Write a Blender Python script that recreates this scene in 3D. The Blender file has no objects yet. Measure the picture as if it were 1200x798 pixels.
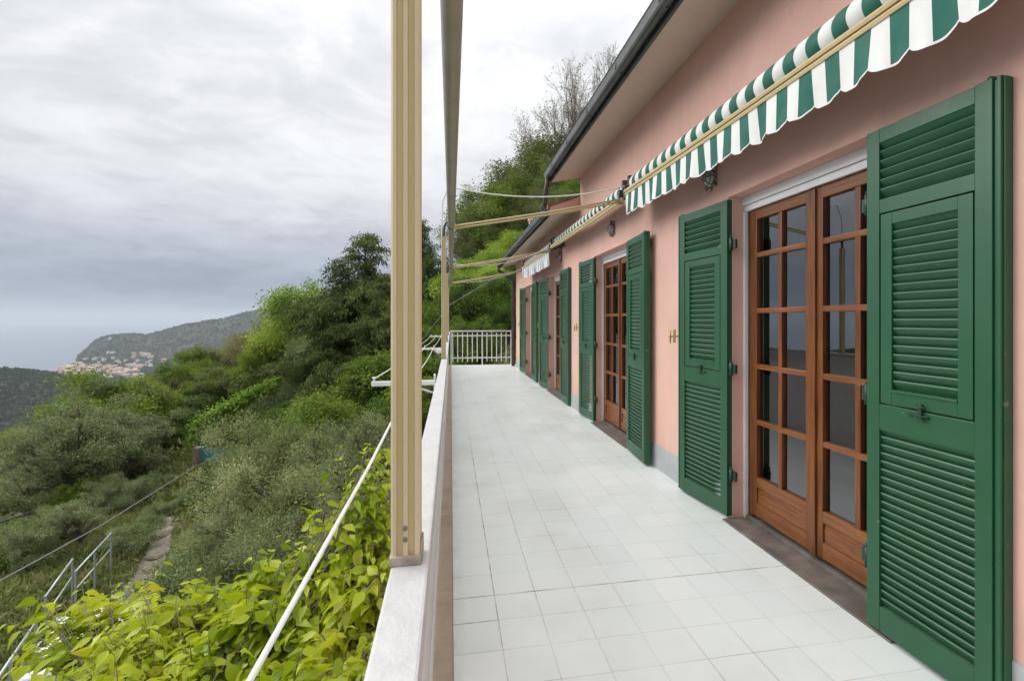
import bpy, bmesh, math, random
import numpy as np
from mathutils import Vector, Matrix

R = math.radians
SC = bpy.context.scene
COL = SC.collection

# ------------------------------------------------------------------ camera
FPX, H_CAM = 567.0, 1.35                       # focal length in 1200-px units, eye height
YAW = math.atan(103.5 / 567.0)
cs, sn = math.cos(YAW), math.sin(YAW)
cam_d = bpy.data.cameras.new('camera')
cam = bpy.data.objects.new('camera', cam_d)
COL.objects.link(cam)
cam.location = (0, 0, H_CAM)
cam.rotation_euler = (R(90), 0, -YAW)
cam_d.sensor_fit = 'HORIZONTAL'
cam_d.sensor_width = 36
cam_d.lens = 36 * FPX / 1200
cam_d.shift_x = -32 / 1200
cam_d.shift_y = -24 / 1200
cam_d.clip_start = 0.02
cam_d.clip_end = 90000
SC.camera = cam

# ------------------------------------------------------------------ sky, sun, exposure
SUN_EL, SUN_AZ = 31, -66                       # azimuth from +Y, negative = towards -X
world = bpy.data.worlds.new('World')
SC.world = world
world.use_nodes = True
nt = world.node_tree
nt.nodes.clear()
def wn(t, **k):
    n = nt.nodes.new(t)
    for a, b in k.items(): setattr(n, a, b)
    return n
wl = nt.links.new
out = wn('ShaderNodeOutputWorld')
sky = wn('ShaderNodeTexSky', sky_type='NISHITA', sun_disc=False)
sky.sun_elevation = R(SUN_EL)
sky.sun_rotation = R(SUN_AZ)
bg1 = wn('ShaderNodeBackground'); bg1.inputs['Strength'].default_value = 0.06
wl(sky.outputs[0], bg1.inputs[0])
tc = wn('ShaderNodeTexCoord')
sep = wn('ShaderNodeSeparateXYZ'); wl(tc.outputs['Generated'], sep.inputs[0])
def wmath(op, a, b=None, clamp=False):
    n = wn('ShaderNodeMath', operation=op); n.use_clamp = clamp
    for i, v in enumerate((a, b)):
        if v is None: continue
        if isinstance(v, (int, float)): n.inputs[i].default_value = v
        else: wl(v, n.inputs[i])
    return n.outputs[0]
zc = wmath('MAXIMUM', sep.outputs[2], 0.0)
den = wmath('ADD', zc, 0.22)
cx_ = wmath('DIVIDE', sep.outputs[0], den)
cy_ = wmath('DIVIDE', sep.outputs[1], den)
comb = wn('ShaderNodeCombineXYZ'); wl(cx_, comb.inputs[0]); wl(cy_, comb.inputs[1])
def wnoise(scale, detail, rough, dist=0.0, off=(0, 0, 0), sc=(1, 1, 1)):
    mp = wn('ShaderNodeMapping'); wl(comb.outputs[0], mp.inputs[0])
    mp.inputs['Location'].default_value = off; mp.inputs['Scale'].default_value = sc
    n = wn('ShaderNodeTexNoise'); wl(mp.outputs[0], n.inputs['Vector'])
    n.inputs['Scale'].default_value = scale; n.inputs['Detail'].default_value = detail
    n.inputs['Roughness'].default_value = rough; n.inputs['Distortion'].default_value = dist
    return n.outputs[0]
n1 = wnoise(1.15, 9, 0.58, 0.5, (3.1, 1.7, 0), (1.1, 1.2, 1))
n2 = wnoise(4.2, 9, 0.6, 0.5, (7.0, 4.0, 2.0), (1.05, 1.15, 1))
nm = wmath('ADD', wmath('MULTIPLY', n1, 0.58), wmath('MULTIPLY', n2, 0.42))
def wramp(fac, stops):
    r = wn('ShaderNodeValToRGB'); wl(fac, r.inputs[0])
    e = r.color_ramp.elements
    while len(e) < len(stops): e.new(0.5)
    for q, (p, c) in zip(e, stops): q.position = p; q.color = (*c, 1)
    return r.outputs[0]
# overcast brightness grows with elevation (about three times as bright overhead); a dark rain band lies low over the sea
elev = wramp(sep.outputs[2], [(0.0, (0.30, 0.35, 0.44)), (0.06, (0.27, 0.315, 0.41)), (0.115, (0.42, 0.455, 0.53)), (0.18, (0.63, 0.65, 0.69)),
                              (0.28, (0.735, 0.745, 0.765)), (0.46, (0.77, 0.777, 0.788)), (0.6, (0.88, 0.885, 0.895)), (1.0, (1.0, 1.0, 1.0))])
zen = wmath('ADD', 1.0, wmath('MULTIPLY', wmath('POWER', zc, 2.6), 1.55))
shade = wramp(nm, [(0.37, (0.80, 0.81, 0.83)), (0.45, (0.90, 0.905, 0.915)), (0.50, (1.0, 1.0, 1.0)), (0.59, (1.12, 1.12, 1.11))])
mul = wn('ShaderNodeVectorMath', operation='MULTIPLY'); wl(elev, mul.inputs[0]); wl(shade, mul.inputs[1])
mul2 = wn('ShaderNodeVectorMath', operation='SCALE'); wl(mul.outputs[0], mul2.inputs[0]); wl(zen, mul2.inputs['Scale'])
bg2 = wn('ShaderNodeBackground'); wl(mul2.outputs[0], bg2.inputs[0]); bg2.inputs['Strength'].default_value = 1.0
mx = wn('ShaderNodeMixShader'); mx.inputs[0].default_value = 0.93
wl(bg1.outputs[0], mx.inputs[1]); wl(bg2.outputs[0], mx.inputs[2]); wl(mx.outputs[0], out.inputs['Surface'])

sun_d = bpy.data.lights.new('sun', 'SUN')
sun_d.energy = 2.0
sun_d.angle = R(40)
sun_d.color = (1.0, 0.97, 0.92)
sun = bpy.data.objects.new('sun', sun_d)
COL.objects.link(sun)
to_sun = Vector((math.sin(R(SUN_AZ)) * math.cos(R(SUN_EL)), math.cos(R(SUN_AZ)) * math.cos(R(SUN_EL)), math.sin(R(SUN_EL))))
sun.rotation_euler = to_sun.to_track_quat('Z', 'Y').to_euler()
sun.location = (0, 0, 60)

SC.view_settings.view_transform = 'Standard'
SC.view_settings.look = 'None'
SC.view_settings.exposure = 0.2
SC.view_settings.gamma = 1.0
SC.view_settings.use_curve_mapping = False
SC.cycles.max_bounces = 8
SC.cycles.diffuse_bounces = 4
SC.cycles.glossy_bounces = 3
SC.cycles.transmission_bounces = 4
SC.cycles.transparent_max_bounces = 12
SC.cycles.volume_bounces = 0
SC.cycles.use_denoising = True
SC.cycles.caustics_reflective = False
SC.cycles.caustics_refractive = False

# ------------------------------------------------------------------ helpers
def tag(o, label=None, cat=None, group=None, kind=None):
    if label: o['label'] = label
    if cat: o['category'] = cat
    if group: o['group'] = group
    if kind: o['kind'] = kind
    return o

def empty(name, loc=(0, 0, 0), rz=0, parent=None):
    o = bpy.data.objects.new(name, None)
    o.empty_display_size = 0.1
    COL.objects.link(o)
    o.location = loc
    o.rotation_euler = (0, 0, rz)
    if parent: o.parent = parent
    return o

def link(name, mesh, parent=None, loc=None, rz=None):
    o = bpy.data.objects.new(name, mesh)
    COL.objects.link(o)
    if parent: o.parent = parent
    if loc is not None: o.location = loc
    if rz is not None: o.rotation_euler = (0, 0, rz)
    return o

class MB:
    """collects shapes and links them as one mesh object"""
    def __init__(s): s.v, s.f, s.m, s.sm = [], [], [], []
    def face(s, idx, m=0, smooth=False): s.f.append(idx); s.m.append(m); s.sm.append(smooth)
    def quad(s, pts, m=0, smooth=False):
        b = len(s.v); s.v += [tuple(p) for p in pts]; s.face(list(range(b, b + len(pts))), m, smooth)
    def box(s, x0, x1, y0, y1, z0, z1, m=0, M=None, bev=0.0):
        if bev > 0:
            bm = bmesh.new()
            bmesh.ops.create_cube(bm, size=1)
            for v in bm.verts:
                v.co = Vector(((x0 + x1) / 2 + v.co.x * (x1 - x0), (y0 + y1) / 2 + v.co.y * (y1 - y0), (z0 + z1) / 2 + v.co.z * (z1 - z0)))
            bmesh.ops.bevel(bm, geom=bm.edges[:], offset=bev, segments=2, affect='EDGES', profile=0.6)
            b = len(s.v); bm.verts.index_update()
            s.v += [tuple((M @ v.co) if M else v.co) for v in bm.verts]
            for f in bm.faces: s.face([b + v.index for v in f.verts], m)
            bm.free(); return
        P = [(x0, y0, z0), (x1, y0, z0), (x1, y1, z0), (x0, y1, z0), (x0, y0, z1), (x1, y0, z1), (x1, y1, z1), (x0, y1, z1)]
        if M: P = [tuple(M @ Vector(p)) for p in P]
        b = len(s.v); s.v += P
        for q in ((0, 3, 2, 1), (4, 5, 6, 7), (0, 1, 5, 4), (1, 2, 6, 5), (2, 3, 7, 6), (3, 0, 4, 7)):
            s.face([b + i for i in q], m)
    def tube(s, pts, rad, n=8, m=0, caps=True, smooth=True):
        pts = [Vector(p) for p in pts]
        if isinstance(rad, (int, float)): rad = [rad] * len(pts)
        b = len(s.v); prev = None
        for i, p in enumerate(pts):
            d = (pts[min(i + 1, len(pts) - 1)] - pts[max(i - 1, 0)]).normalized()
            if prev is None:
                a = d.cross(Vector((0, 0, 1)))
                if a.length < 1e-4: a = d.cross(Vector((1, 0, 0)))
            else: a = prev - d * prev.dot(d)
            a.normalize(); prev = a; c = d.cross(a)
            for k in range(n):
                t = 2 * math.pi * k / n
                s.v.append(tuple(p + (a * math.cos(t) + c * math.sin(t)) * rad[i]))
        for i in range(len(pts) - 1):
            for k in range(n):
                k2 = (k + 1) % n
                s.face([b + i * n + k, b + i * n + k2, b + (i + 1) * n + k2, b + (i + 1) * n + k], m, smooth)
        if caps:
            s.face([b + k for k in range(n)][::-1], m); e = b + (len(pts) - 1) * n
            s.face([e + k for k in range(n)], m)
    def prism(s, prof, axis, a0, a1, m=0, smooth=False, caps=True):
        """closed 2-D profile swept along an axis: 'y' profile is (x,z); 'z' is (x,y)"""
        mk = {'y': lambda p, a: (p[0], a, p[1]), 'z': lambda p, a: (p[0], p[1], a), 'x': lambda p, a: (a, p[0], p[1])}[axis]
        n = len(prof); b = len(s.v)
        s.v += [mk(p, a0) for p in prof] + [mk(p, a1) for p in prof]
        for i in range(n):
            j = (i + 1) % n
            s.face([b + i, b + j, b + n + j, b + n + i], m, smooth)
        if caps:
            s.face([b + i for i in range(n)][::-1], m); s.face([b + n + i for i in range(n)], m)
    def lathe(s, prof, origin, axis, n=20, m=0, smooth=True):
        """profile (r, h) turned about an axis through origin"""
        ax = Vector(axis).normalized(); a = ax.cross(Vector((0, 0, 1)))
        if a.length < 1e-3: a = ax.cross(Vector((1, 0, 0)))
        a.normalize(); c = ax.cross(a); o = Vector(origin); b = len(s.v)
        for r, h in prof:
            for k in range(n):
                t = 2 * math.pi * k / n
                s.v.append(tuple(o + ax * h + (a * math.cos(t) + c * math.sin(t)) * r))
        for i in range(len(prof) - 1):
            for k in range(n):
                k2 = (k + 1) % n
                s.face([b + i * n + k, b + i * n + k2, b + (i + 1) * n + k2, b + (i + 1) * n + k], m, smooth)
        s.face([b + k for k in range(n)][::-1], m); e = b + (len(prof) - 1) * n
        s.face([e + k for k in range(n)], m)
    def mesh(s, name, mats, fix=True):
        me = bpy.data.meshes.new(name)
        me.from_pydata(s.v, [], s.f)
        for q in (mats if isinstance(mats, (list, tuple)) else [mats]): me.materials.append(q)
        me.polygons.foreach_set('material_index', s.m)
        me.polygons.foreach_set('use_smooth', s.sm)
        if fix:
            bm = bmesh.new(); bm.from_mesh(me)
            bmesh.ops.recalc_face_normals(bm, faces=bm.faces[:])
            bm.to_mesh(me); bm.free()
        me.update()
        return me
    def build(s, name, mats, parent=None, loc=None, rz=None):
        return link(name, s.mesh(name, mats), parent, loc, rz)

def np_mesh(name, verts, quads, mat, smooth=False, mat_idx=None):
    me = bpy.data.meshes.new(name)
    verts = np.asarray(verts, np.float32); quads = np.asarray(quads, np.int32)
    me.vertices.add(len(verts)); me.vertices.foreach_set('co', verts.ravel())
    me.loops.add(quads.size); me.loops.foreach_set('vertex_index', quads.ravel())
    me.polygons.add(len(quads))
    me.polygons.foreach_set('loop_start', np.arange(0, quads.size, 4, dtype=np.int32))
    try: me.polygons.foreach_set('loop_total', np.full(len(quads), 4, np.int32))
    except Exception: pass
    for q in (mat if isinstance(mat, (list, tuple)) else [mat]): me.materials.append(q)
    if smooth: me.polygons.foreach_set('use_smooth', np.ones(len(quads), bool))
    if mat_idx is not None: me.polygons.foreach_set('material_index', np.asarray(mat_idx, np.int32))
    me.update(calc_edges=True)
    me.validate()
    return me

# ------------------------------------------------------------------ materials
def new_mat(name):
    m = bpy.data.materials.new(name); m.use_nodes = True
    t = m.node_tree; b = t.nodes['Principled BSDF']
    return m, t, b
def nd(t, typ, **k):
    n = t.nodes.new(typ)
    for a, b in k.items(): setattr(n, a, b)
    return n
def ramp(t, fac, stops, interp='LINEAR'):
    r = nd(t, 'ShaderNodeValToRGB'); t.links.new(fac, r.inputs[0]); r.color_ramp.interpolation = interp
    e = r.color_ramp.elements
    while len(e) < len(stops): e.new(0.5)
    for q, (p, c) in zip(e, stops): q.position = p; q.color = (*c, 1) if len(c) == 3 else c
    return r.outputs[0]
def noise(t, scale, detail=4, rough=0.55, vec=None, sc=None, coord='Object', dist=0.0):
    if vec is None: vec = nd(t, 'ShaderNodeTexCoord').outputs[coord]
    if sc:
        mp = nd(t, 'ShaderNodeMapping'); t.links.new(vec, mp.inputs[0]); mp.inputs['Scale'].default_value = sc; vec = mp.outputs[0]
    n = nd(t, 'ShaderNodeTexNoise'); t.links.new(vec, n.inputs['Vector'])
    n.inputs['Scale'].default_value = scale; n.inputs['Detail'].default_value = detail
    n.inputs['Roughness'].default_value = rough; n.inputs['Distortion'].default_value = dist
    return n.outputs[0]
def mixc(t, fac, a, b, blend='MIX'):
    n = nd(t, 'ShaderNodeMix', data_type='RGBA', blend_type=blend)
    for i, v in ((0, fac), (6, a), (7, b)):
        if isinstance(v, (int, float)): n.inputs[i].default_value = v
        elif isinstance(v, tuple): n.inputs[i].default_value = (*v, 1)
        else: t.links.new(v, n.inputs[i])
    return n.outputs[2]
def bump(t, b, height, strength=0.3, dist=0.01):
    n = nd(t, 'ShaderNodeBump'); n.inputs['Strength'].default_value = strength; n.inputs['Distance'].default_value = dist
    t.links.new(height, n.inputs['Height']); t.links.new(n.outputs[0], b.inputs['Normal'])
    return n

def mat_worn(name, col, rough=0.5, var=0.12, scale=6, bumps=0.1, metal=0.0, dirt=None, dirt_amt=0.3, dscale=3, sc=None, spec=0.5, bscale=40):
    m, t, b = new_mat(name)
    n = noise(t, scale, 6, 0.6, sc=sc)
    lo = tuple(c * (1 - var) for c in col); hi = tuple(min(1, c * (1 + var)) for c in col)
    c = ramp(t, n, [(0.3, lo), (0.7, hi)])
    if dirt:
        d = noise(t, dscale, 8, 0.7, sc=sc)
        f = ramp(t, d, [(0.52, (0, 0, 0)), (0.78, (dirt_amt,) * 3)])
        c = mixc(t, f, c, dirt)
    t.links.new(c, b.inputs['Base Color'])
    b.inputs['Roughness'].default_value = rough; b.inputs['Metallic'].default_value = metal
    b.inputs['Specular IOR Level'].default_value = spec
    rr = ramp(t, noise(t, scale * 2.3, 5, 0.6), [(0.3, (max(0, rough - 0.1),) * 3), (0.7, (min(1, rough + 0.1),) * 3)])
    t.links.new(rr, b.inputs['Roughness'])
    if bumps: bump(t, b, noise(t, bscale, 5, 0.6), bumps, 0.004)
    return m

M = {}
# terrace tiles
m, t, b = new_mat('terrace_tile')
tcn = nd(t, 'ShaderNodeTexCoord')
mp = nd(t, 'ShaderNodeMapping'); t.links.new(tcn.outputs['Object'], mp.inputs[0]); mp.inputs['Location'].default_value = (-0.0095 + 2.0, -0.178 + 8.0, 0)
br = nd(t, 'ShaderNodeTexBrick', offset=0.0, offset_frequency=1, squash=1.0, squash_frequency=1)
t.links.new(mp.outputs[0], br.inputs['Vector'])
br.inputs['Scale'].default_value = 1.0; br.inputs['Brick Width'].default_value = 0.2; br.inputs['Row Height'].default_value = 0.2
br.inputs['Mortar Size'].default_value = 0.0016; br.inputs['Mortar Smooth'].default_value = 0.3; br.inputs['Bias'].default_value = 0.0
br.inputs['Color1'].default_value = (0.735, 0.785, 0.775, 1); br.inputs['Color2'].default_value = (0.785, 0.82, 0.805, 1)
n = noise(t, 1.1, 6, 0.6); n3 = noise(t, 2.2, 3, 0.5)
mort = ramp(t, n3, [(0.34, (0.34, 0.28, 0.21)), (0.47, (0.56, 0.52, 0.44)), (0.60, (0.64, 0.63, 0.58))])
t.links.new(mort, br.inputs['Mortar'])
sx_ = nd(t, 'ShaderNodeSeparateXYZ'); t.links.new(tcn.outputs['Object'], sx_.inputs[0])
def tm(op, a, b=None):
    q_ = nd(t, 'ShaderNodeMath', operation=op)
    for i, v in enumerate((a, b)):
        if v is None: continue
        if isinstance(v, (int, float)): q_.inputs[i].default_value = v
        else: t.links.new(v, q_.inputs[i])
    return q_.outputs[0]
def line(axis, at, half, lo_, hi_):            # one open joint where dirt has settled
    other = 1 - axis
    a_ = tm('LESS_THAN', tm('ABSOLUTE', tm('SUBTRACT', sx_.outputs[axis], at)), half)
    return tm('MULTIPLY', a_, tm('MULTIPLY', tm('GREATER_THAN', sx_.outputs[other], lo_), tm('LESS_THAN', sx_.outputs[other], hi_)))
wear = nd(t, 'ShaderNodeMapRange'); t.links.new(noise(t, 6, 5, 0.7), wear.inputs[0]); wear.inputs[1].default_value = .35; wear.inputs[2].default_value = .62
dj = tm('MAXIMUM', line(1, 2.378, .0030, 0, 1.83), tm('MAXIMUM', tm('MULTIPLY', line(0, .2095, .0028, 2.0, 5.0), .9), tm('MAXIMUM', tm('MULTIPLY', line(1, 2.178, .0032, 0, .21), 1.0), tm('MAXIMUM', tm('MULTIPLY', line(1, 4.578, .002, 0, 1.83), .7), tm('MULTIPLY', line(0, .4095, .0019, 2.3, 3.6), .5)))))
djf = tm('MULTIPLY', dj, wear.outputs[0])
blot = ramp(t, n, [(0.32, (0.90, 0.89, 0.87)), (0.52, (1, 1, 1)), (0.7, (1.0, 1.0, 1.0))])
c = mixc(t, 1.0, br.outputs['Color'], blot, 'MULTIPLY')
spots = ramp(t, noise(t, 34, 3, 0.5), [(0.70, (1, 1, 1)), (0.80, (0.86, 0.84, 0.80))])
c = mixc(t, 0.6, c, spots, 'MULTIPLY')
c = mixc(t, djf, c, (0.13, 0.095, 0.07))
edge = nd(t, 'ShaderNodeMapRange'); t.links.new(sx_.outputs[0], edge.inputs[0]); edge.inputs[1].default_value = .075; edge.inputs[2].default_value = .0
c = mixc(t, tm('MULTIPLY', edge.outputs[0], tm('MULTIPLY', wear.outputs[0], .35)), c, (0.30, 0.25, 0.19))
t.links.new(c, b.inputs['Base Color'])
t.links.new(ramp(t, noise(t, 3.2, 5, 0.6), [(0.3, (0.30,) * 3), (0.7, (0.48,) * 3)]), b.inputs['Roughness'])
bm_ = bump(t, b, br.outputs['Fac'], 0.35, 0.002); bm_.invert = True
M['tile'] = m

# pink roughcast plaster, a little blotched
m, t, b = new_mat('pink_plaster')
n = noise(t, 0.9, 7, 0.62); n4 = noise(t, 5.0, 6, 0.6)
c = ramp(t, n, [(0.30, (0.645, 0.395, 0.325)), (0.55, (0.705, 0.442, 0.368)), (0.72, (0.74, 0.478, 0.41))])
c = mixc(t, 0.35, c, ramp(t, n4, [(0.35, (0.88, 0.86, 0.85)), (0.65, (1.0, 1.0, 1.0))]), 'MULTIPLY')
streak = noise(t, 2.6, 6, 0.72, sc=(1, 3.4, 0.16))
c = mixc(t, 0.5, c, ramp(t, streak, [(0.55, (1, 1, 1)), (0.75, (0.80, 0.77, 0.74))]), 'MULTIPLY')
t.links.new(c, b.inputs['Base Color']); b.inputs['Roughness'].default_value = 0.88; b.inputs['Specular IOR Level'].default_value = 0.25
crk = nd(t, 'ShaderNodeTexVoronoi', feature='DISTANCE_TO_EDGE'); crk.inputs['Scale'].default_value = .8
wv = nd(t, 'ShaderNodeVectorMath', operation='ADD'); ns_ = nd(t, 'ShaderNodeTexNoise'); ns_.inputs['Scale'].default_value = 3.0; ns_.inputs['Detail'].default_value = 6
tco = nd(t, 'ShaderNodeTexCoord'); t.links.new(tco.outputs['Object'], ns_.inputs['Vector']); t.links.new(tco.outputs['Object'], wv.inputs[0]); t.links.new(ns_.outputs['Color'], wv.inputs[1]); t.links.new(wv.outputs[0], crk.inputs['Vector'])
cf = ramp(t, crk.outputs['Distance'], [(0.0, (.22, .22, .22)), (0.0035, (0, 0, 0))])
cm = ramp(t, noise(t, .55, 3, .5), [(0.5, (0, 0, 0)), (0.6, (1, 1, 1))])
c = mixc(t, mixc(t, 1.0, cf, cm, 'MULTIPLY'), c, (.30, .18, .15))
t.links.new(c, b.inputs['Base Color'])
hh = nd(t, 'ShaderNodeMath', operation='MULTIPLY_ADD'); t.links.new(noise(t, 11, 4, .6), hh.inputs[0]); hh.inputs[1].default_value = 2.0; t.links.new(noise(t, 130, 4, 0.65), hh.inputs[2])
bump(t, b, hh.outputs[0], 0.34, 0.0035)
M['pink'] = m

# varnished wood
m, t, b = new_mat('varnished_wood')
g = noise(t, 3.0, 8, 0.65, sc=(22, 22, 1.2), dist=0.6)
gh = noise(t, 1.5, 4, 0.6)
c = ramp(t, g, [(0.28, (0.050, 0.015, 0.004)), (0.48, (0.150, 0.049, 0.012)), (0.72, (0.25, 0.092, 0.024))])
c = mixc(t, 0.6, c, ramp(t, gh, [(0.35, (0.72, 0.66, 0.6)), (0.65, (1.1, 1.05, 1.0))]), 'MULTIPLY')
t.links.new(c, b.inputs['Base Color']); b.inputs['Roughness'].default_value = 0.34
bump(t, b, g, 0.12, 0.002)
M['wood'] = m
# boards lying along the terrace: grain runs along Y
m, t, b = new_mat('varnished_wood_rail')
g = noise(t, 3.0, 8, 0.65, sc=(22, 1.2, 22), dist=0.6)
c = ramp(t, g, [(0.28, (0.066, 0.021, 0.006)), (0.48, (0.18, 0.060, 0.015)), (0.72, (0.285, 0.107, 0.029))])
t.links.new(c, b.inputs['Base Color']); b.inputs['Roughness'].default_value = 0.34
bump(t, b, g, 0.12, 0.002)
M['wood_y'] = m

# thin window glass
m = bpy.data.materials.new('window_glass'); m.use_nodes = True; t = m.node_tree; t.nodes.clear()
o_ = nd(t, 'ShaderNodeOutputMaterial'); tr = nd(t, 'ShaderNodeBsdfTransparent'); gl = nd(t, 'ShaderNodeBsdfGlossy')
tr.inputs[0].default_value = (0.86, 0.88, 0.87, 1); gl.inputs['Roughness'].default_value = 0.012; gl.inputs[0].default_value = (0.9, 0.93, 0.97, 1)
fr = nd(t, 'ShaderNodeFresnel'); fr.inputs[0].default_value = 2.5
ms = nd(t, 'ShaderNodeMixShader'); t.links.new(fr.outputs[0], ms.inputs[0]); t.links.new(tr.outputs[0], ms.inputs[1]); t.links.new(gl.outputs[0], ms.inputs[2])
t.links.new(ms.outputs[0], o_.inputs[0])
M['glass'] = m

M['green'] = mat_worn('green_shutter_paint', (0.012, 0.088, 0.040), 0.36, 0.10, 3, 0.06, dirt=(0.05, 0.11, 0.075), dirt_amt=0.35, dscale=4, spec=0.5)
m, t, b = new_mat('green_shutter_paint')
g1 = noise(t, 3, 6, .6); g2 = noise(t, 1.2, 5, .6, sc=(1, 1, .25))
c = ramp(t, g1, [(.3, (0.012, 0.074, 0.032)), (.7, (0.016, 0.090, 0.039))])
c = mixc(t, .7, c, ramp(t, g2, [(.4, (1, 1, 1)), (.72, (1.3, 1.2, 1.25))]), 'MULTIPLY')
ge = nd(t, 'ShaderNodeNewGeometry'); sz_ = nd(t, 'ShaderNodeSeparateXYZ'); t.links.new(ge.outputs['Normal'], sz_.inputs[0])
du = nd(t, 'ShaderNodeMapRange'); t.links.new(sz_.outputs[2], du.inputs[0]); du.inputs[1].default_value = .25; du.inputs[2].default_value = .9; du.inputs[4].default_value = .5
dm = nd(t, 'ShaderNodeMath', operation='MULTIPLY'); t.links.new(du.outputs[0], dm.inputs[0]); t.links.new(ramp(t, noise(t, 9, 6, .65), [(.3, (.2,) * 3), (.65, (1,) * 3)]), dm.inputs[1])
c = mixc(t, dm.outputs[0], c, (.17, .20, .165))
chp = ramp(t, noise(t, 26, 3, .5), [(.735, (0, 0, 0)), (.76, (.75,) * 3)])
c = mixc(t, chp, c, (.16, .19, .15))
t.links.new(c, b.inputs['Base Color']); t.links.new(ramp(t, noise(t, 4, 6, .7), [(.3, (.30,) * 3), (.7, (.52,) * 3)]), b.inputs['Roughness'])
bump(t, b, noise(t, 14, 6, .6, sc=(1.0, 1.0, .12)), .14, .004)
M['green'] = m
M['green_dark'] = mat_worn('dark_green_iron', (0.010, 0.040, 0.022), 0.5, 0.2, 12, 0.1)
M['white'] = mat_worn('white_railing_paint', (0.51, 0.513, 0.518), 0.6, 0.07, 18, 0.8, dirt=(0.40, 0.39, 0.36), dirt_amt=0.6, dscale=7, bscale=45)
M['white_bar'] = mat_worn('white_bar_paint', (0.74, 0.745, 0.74), 0.42, 0.05, 14, 0.2, dirt=(0.50, 0.49, 0.46), dirt_amt=0.4, dscale=9)
M['white_rope'] = mat_worn('white_line', (0.74, 0.73, 0.69), 0.6, 0.08, 30, 0.1, bscale=200)
M['pvc'] = mat_worn('white_blind_box', (0.74, 0.745, 0.735), 0.4, 0.04, 5, 0.03)
M['tan'] = mat_worn('cream_aluminium', (0.575, 0.46, 0.245), 0.45, 0.05, 2, 0.03, dirt=(0.40, 0.33, 0.20), dirt_amt=0.25, dscale=3)
M['tan_pale'] = mat_worn('pale_cream_aluminium', (0.62, 0.535, 0.345), 0.45, 0.04, 2, 0.02)
M['tan_grey'] = mat_worn('weathered_roller_tube', (0.33, 0.295, 0.225), 0.5, 0.10, 5, 0.06, dirt=(0.20, 0.18, 0.15), dirt_amt=0.5, dscale=4)
M['rust'] = mat_worn('stained_post_foot', (0.34, 0.30, 0.25), 0.8, 0.4, 40, 0.4, bscale=120)
M['steel'] = mat_worn('galvanised_steel', (0.42, 0.45, 0.48), 0.45, 0.12, 14, 0.05, metal=0.6)
M['brass'] = mat_worn('brass_holder', (0.50, 0.36, 0.15), 0.4, 0.15, 20, 0.05, metal=0.6)
M['lead'] = mat_worn('old_lead_lamp', (0.20, 0.185, 0.165), 0.55, 0.35, 30, 0.3, metal=0.35, bscale=90)
M['frost'] = mat_worn('frosted_lamp_glass', (0.42, 0.42, 0.40), 0.3, 0.1, 12, 0.05)
M['black'] = mat_worn('black_plastic', (0.018, 0.018, 0.018), 0.5, 0.2, 10, 0.0)
M['gutter'] = mat_worn('dark_gutter', (0.075, 0.080, 0.078), 0.42, 0.2, 5, 0.05, metal=0.2, dirt=(0.17, 0.17, 0.16), dirt_amt=0.4, dscale=3)
M['fascia'] = mat_worn('mossy_fascia', (0.045, 0.050, 0.042), 0.7, 0.3, 5, 0.1, dirt=(0.10, 0.13, 0.06), dirt_amt=0.5, dscale=4)
M['pipe'] = mat_worn('brown_downpipe', (0.060, 0.045, 0.038), 0.5, 0.15, 6, 0.04)
M['soffit'] = mat_worn('beige_soffit_render', (0.56, 0.465, 0.40), 0.9, 0.07, 2, 0.15, dirt=(0.42, 0.35, 0.30), dirt_amt=0.35, dscale=2.5, bscale=120)
M['roof'] = mat_worn('terracotta_roof', (0.30, 0.13, 0.075), 0.85, 0.3, 6, 0.2)
M['skirt'] = mat_worn('grey_skirting', (0.40, 0.43, 0.43), 0.7, 0.08, 5, 0.1)
M['slate'] = mat_worn('slate_threshold', (0.14, 0.12, 0.105), 0.6, 0.35, 7, 0.25, dirt=(0.30, 0.27, 0.235), dirt_amt=0.7, dscale=5, bscale=60)
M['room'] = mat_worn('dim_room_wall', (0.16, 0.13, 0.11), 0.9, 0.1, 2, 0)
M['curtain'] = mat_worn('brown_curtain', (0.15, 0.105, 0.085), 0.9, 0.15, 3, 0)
M['gutter_floor'] = mat_worn('stained_concrete_channel', (0.44, 0.36, 0.275), 0.9, 0.22, 5, 0.4, dirt=(0.16, 0.125, 0.09), dirt_amt=0.75, dscale=5, bscale=60)
M['slab'] = mat_worn('slab_concrete', (0.40, 0.37, 0.33), 0.9, 0.15, 4, 0.3)
M['stripe_g'] = mat_worn('awning_green_stripe', (0.013, 0.125, 0.090), 0.75, 0.08, 6, 0.08, bscale=300)
M['stripe_w'] = mat_worn('awning_white_stripe', (0.78, 0.78, 0.76), 0.75, 0.04, 6, 0.08, dirt=(0.60, 0.59, 0.55), dirt_amt=0.3, dscale=7, bscale=300)
M['valance_old_g'] = mat_worn('faded_awning_green', (0.20, 0.27, 0.27), 0.8, 0.15, 6, 0.08)
M['wire'] = mat_worn('grey_cable', (0.19, 0.19, 0.185), 0.6, 0.15, 6, 0)
M['wire_dark'] = mat_worn('dark_cable', (0.055, 0.053, 0.05), 0.6, 0.15, 6, 0)
M['bark'] = mat_worn('grey_brown_bark', (0.115, 0.090, 0.068), 0.9, 0.35, 8, 0.5, sc=(1, 1, 0.3), bscale=25)
M['twig'] = mat_worn('pale_twig', (0.20, 0.165, 0.13), 0.9, 0.25, 8, 0.2)
M['stone'] = mat_worn('pale_path_stone', (0.20, 0.172, 0.135), 0.9, 0.35, 2, 0.4, dirt=(0.12, 0.10, 0.06), dirt_amt=0.9, dscale=1.2, bscale=12)
M['blue_tarp'] = mat_worn('turquoise_cover', (0.03, 0.19, 0.21), 0.55, 0.3, 2.0, 0.1, bscale=5)
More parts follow.
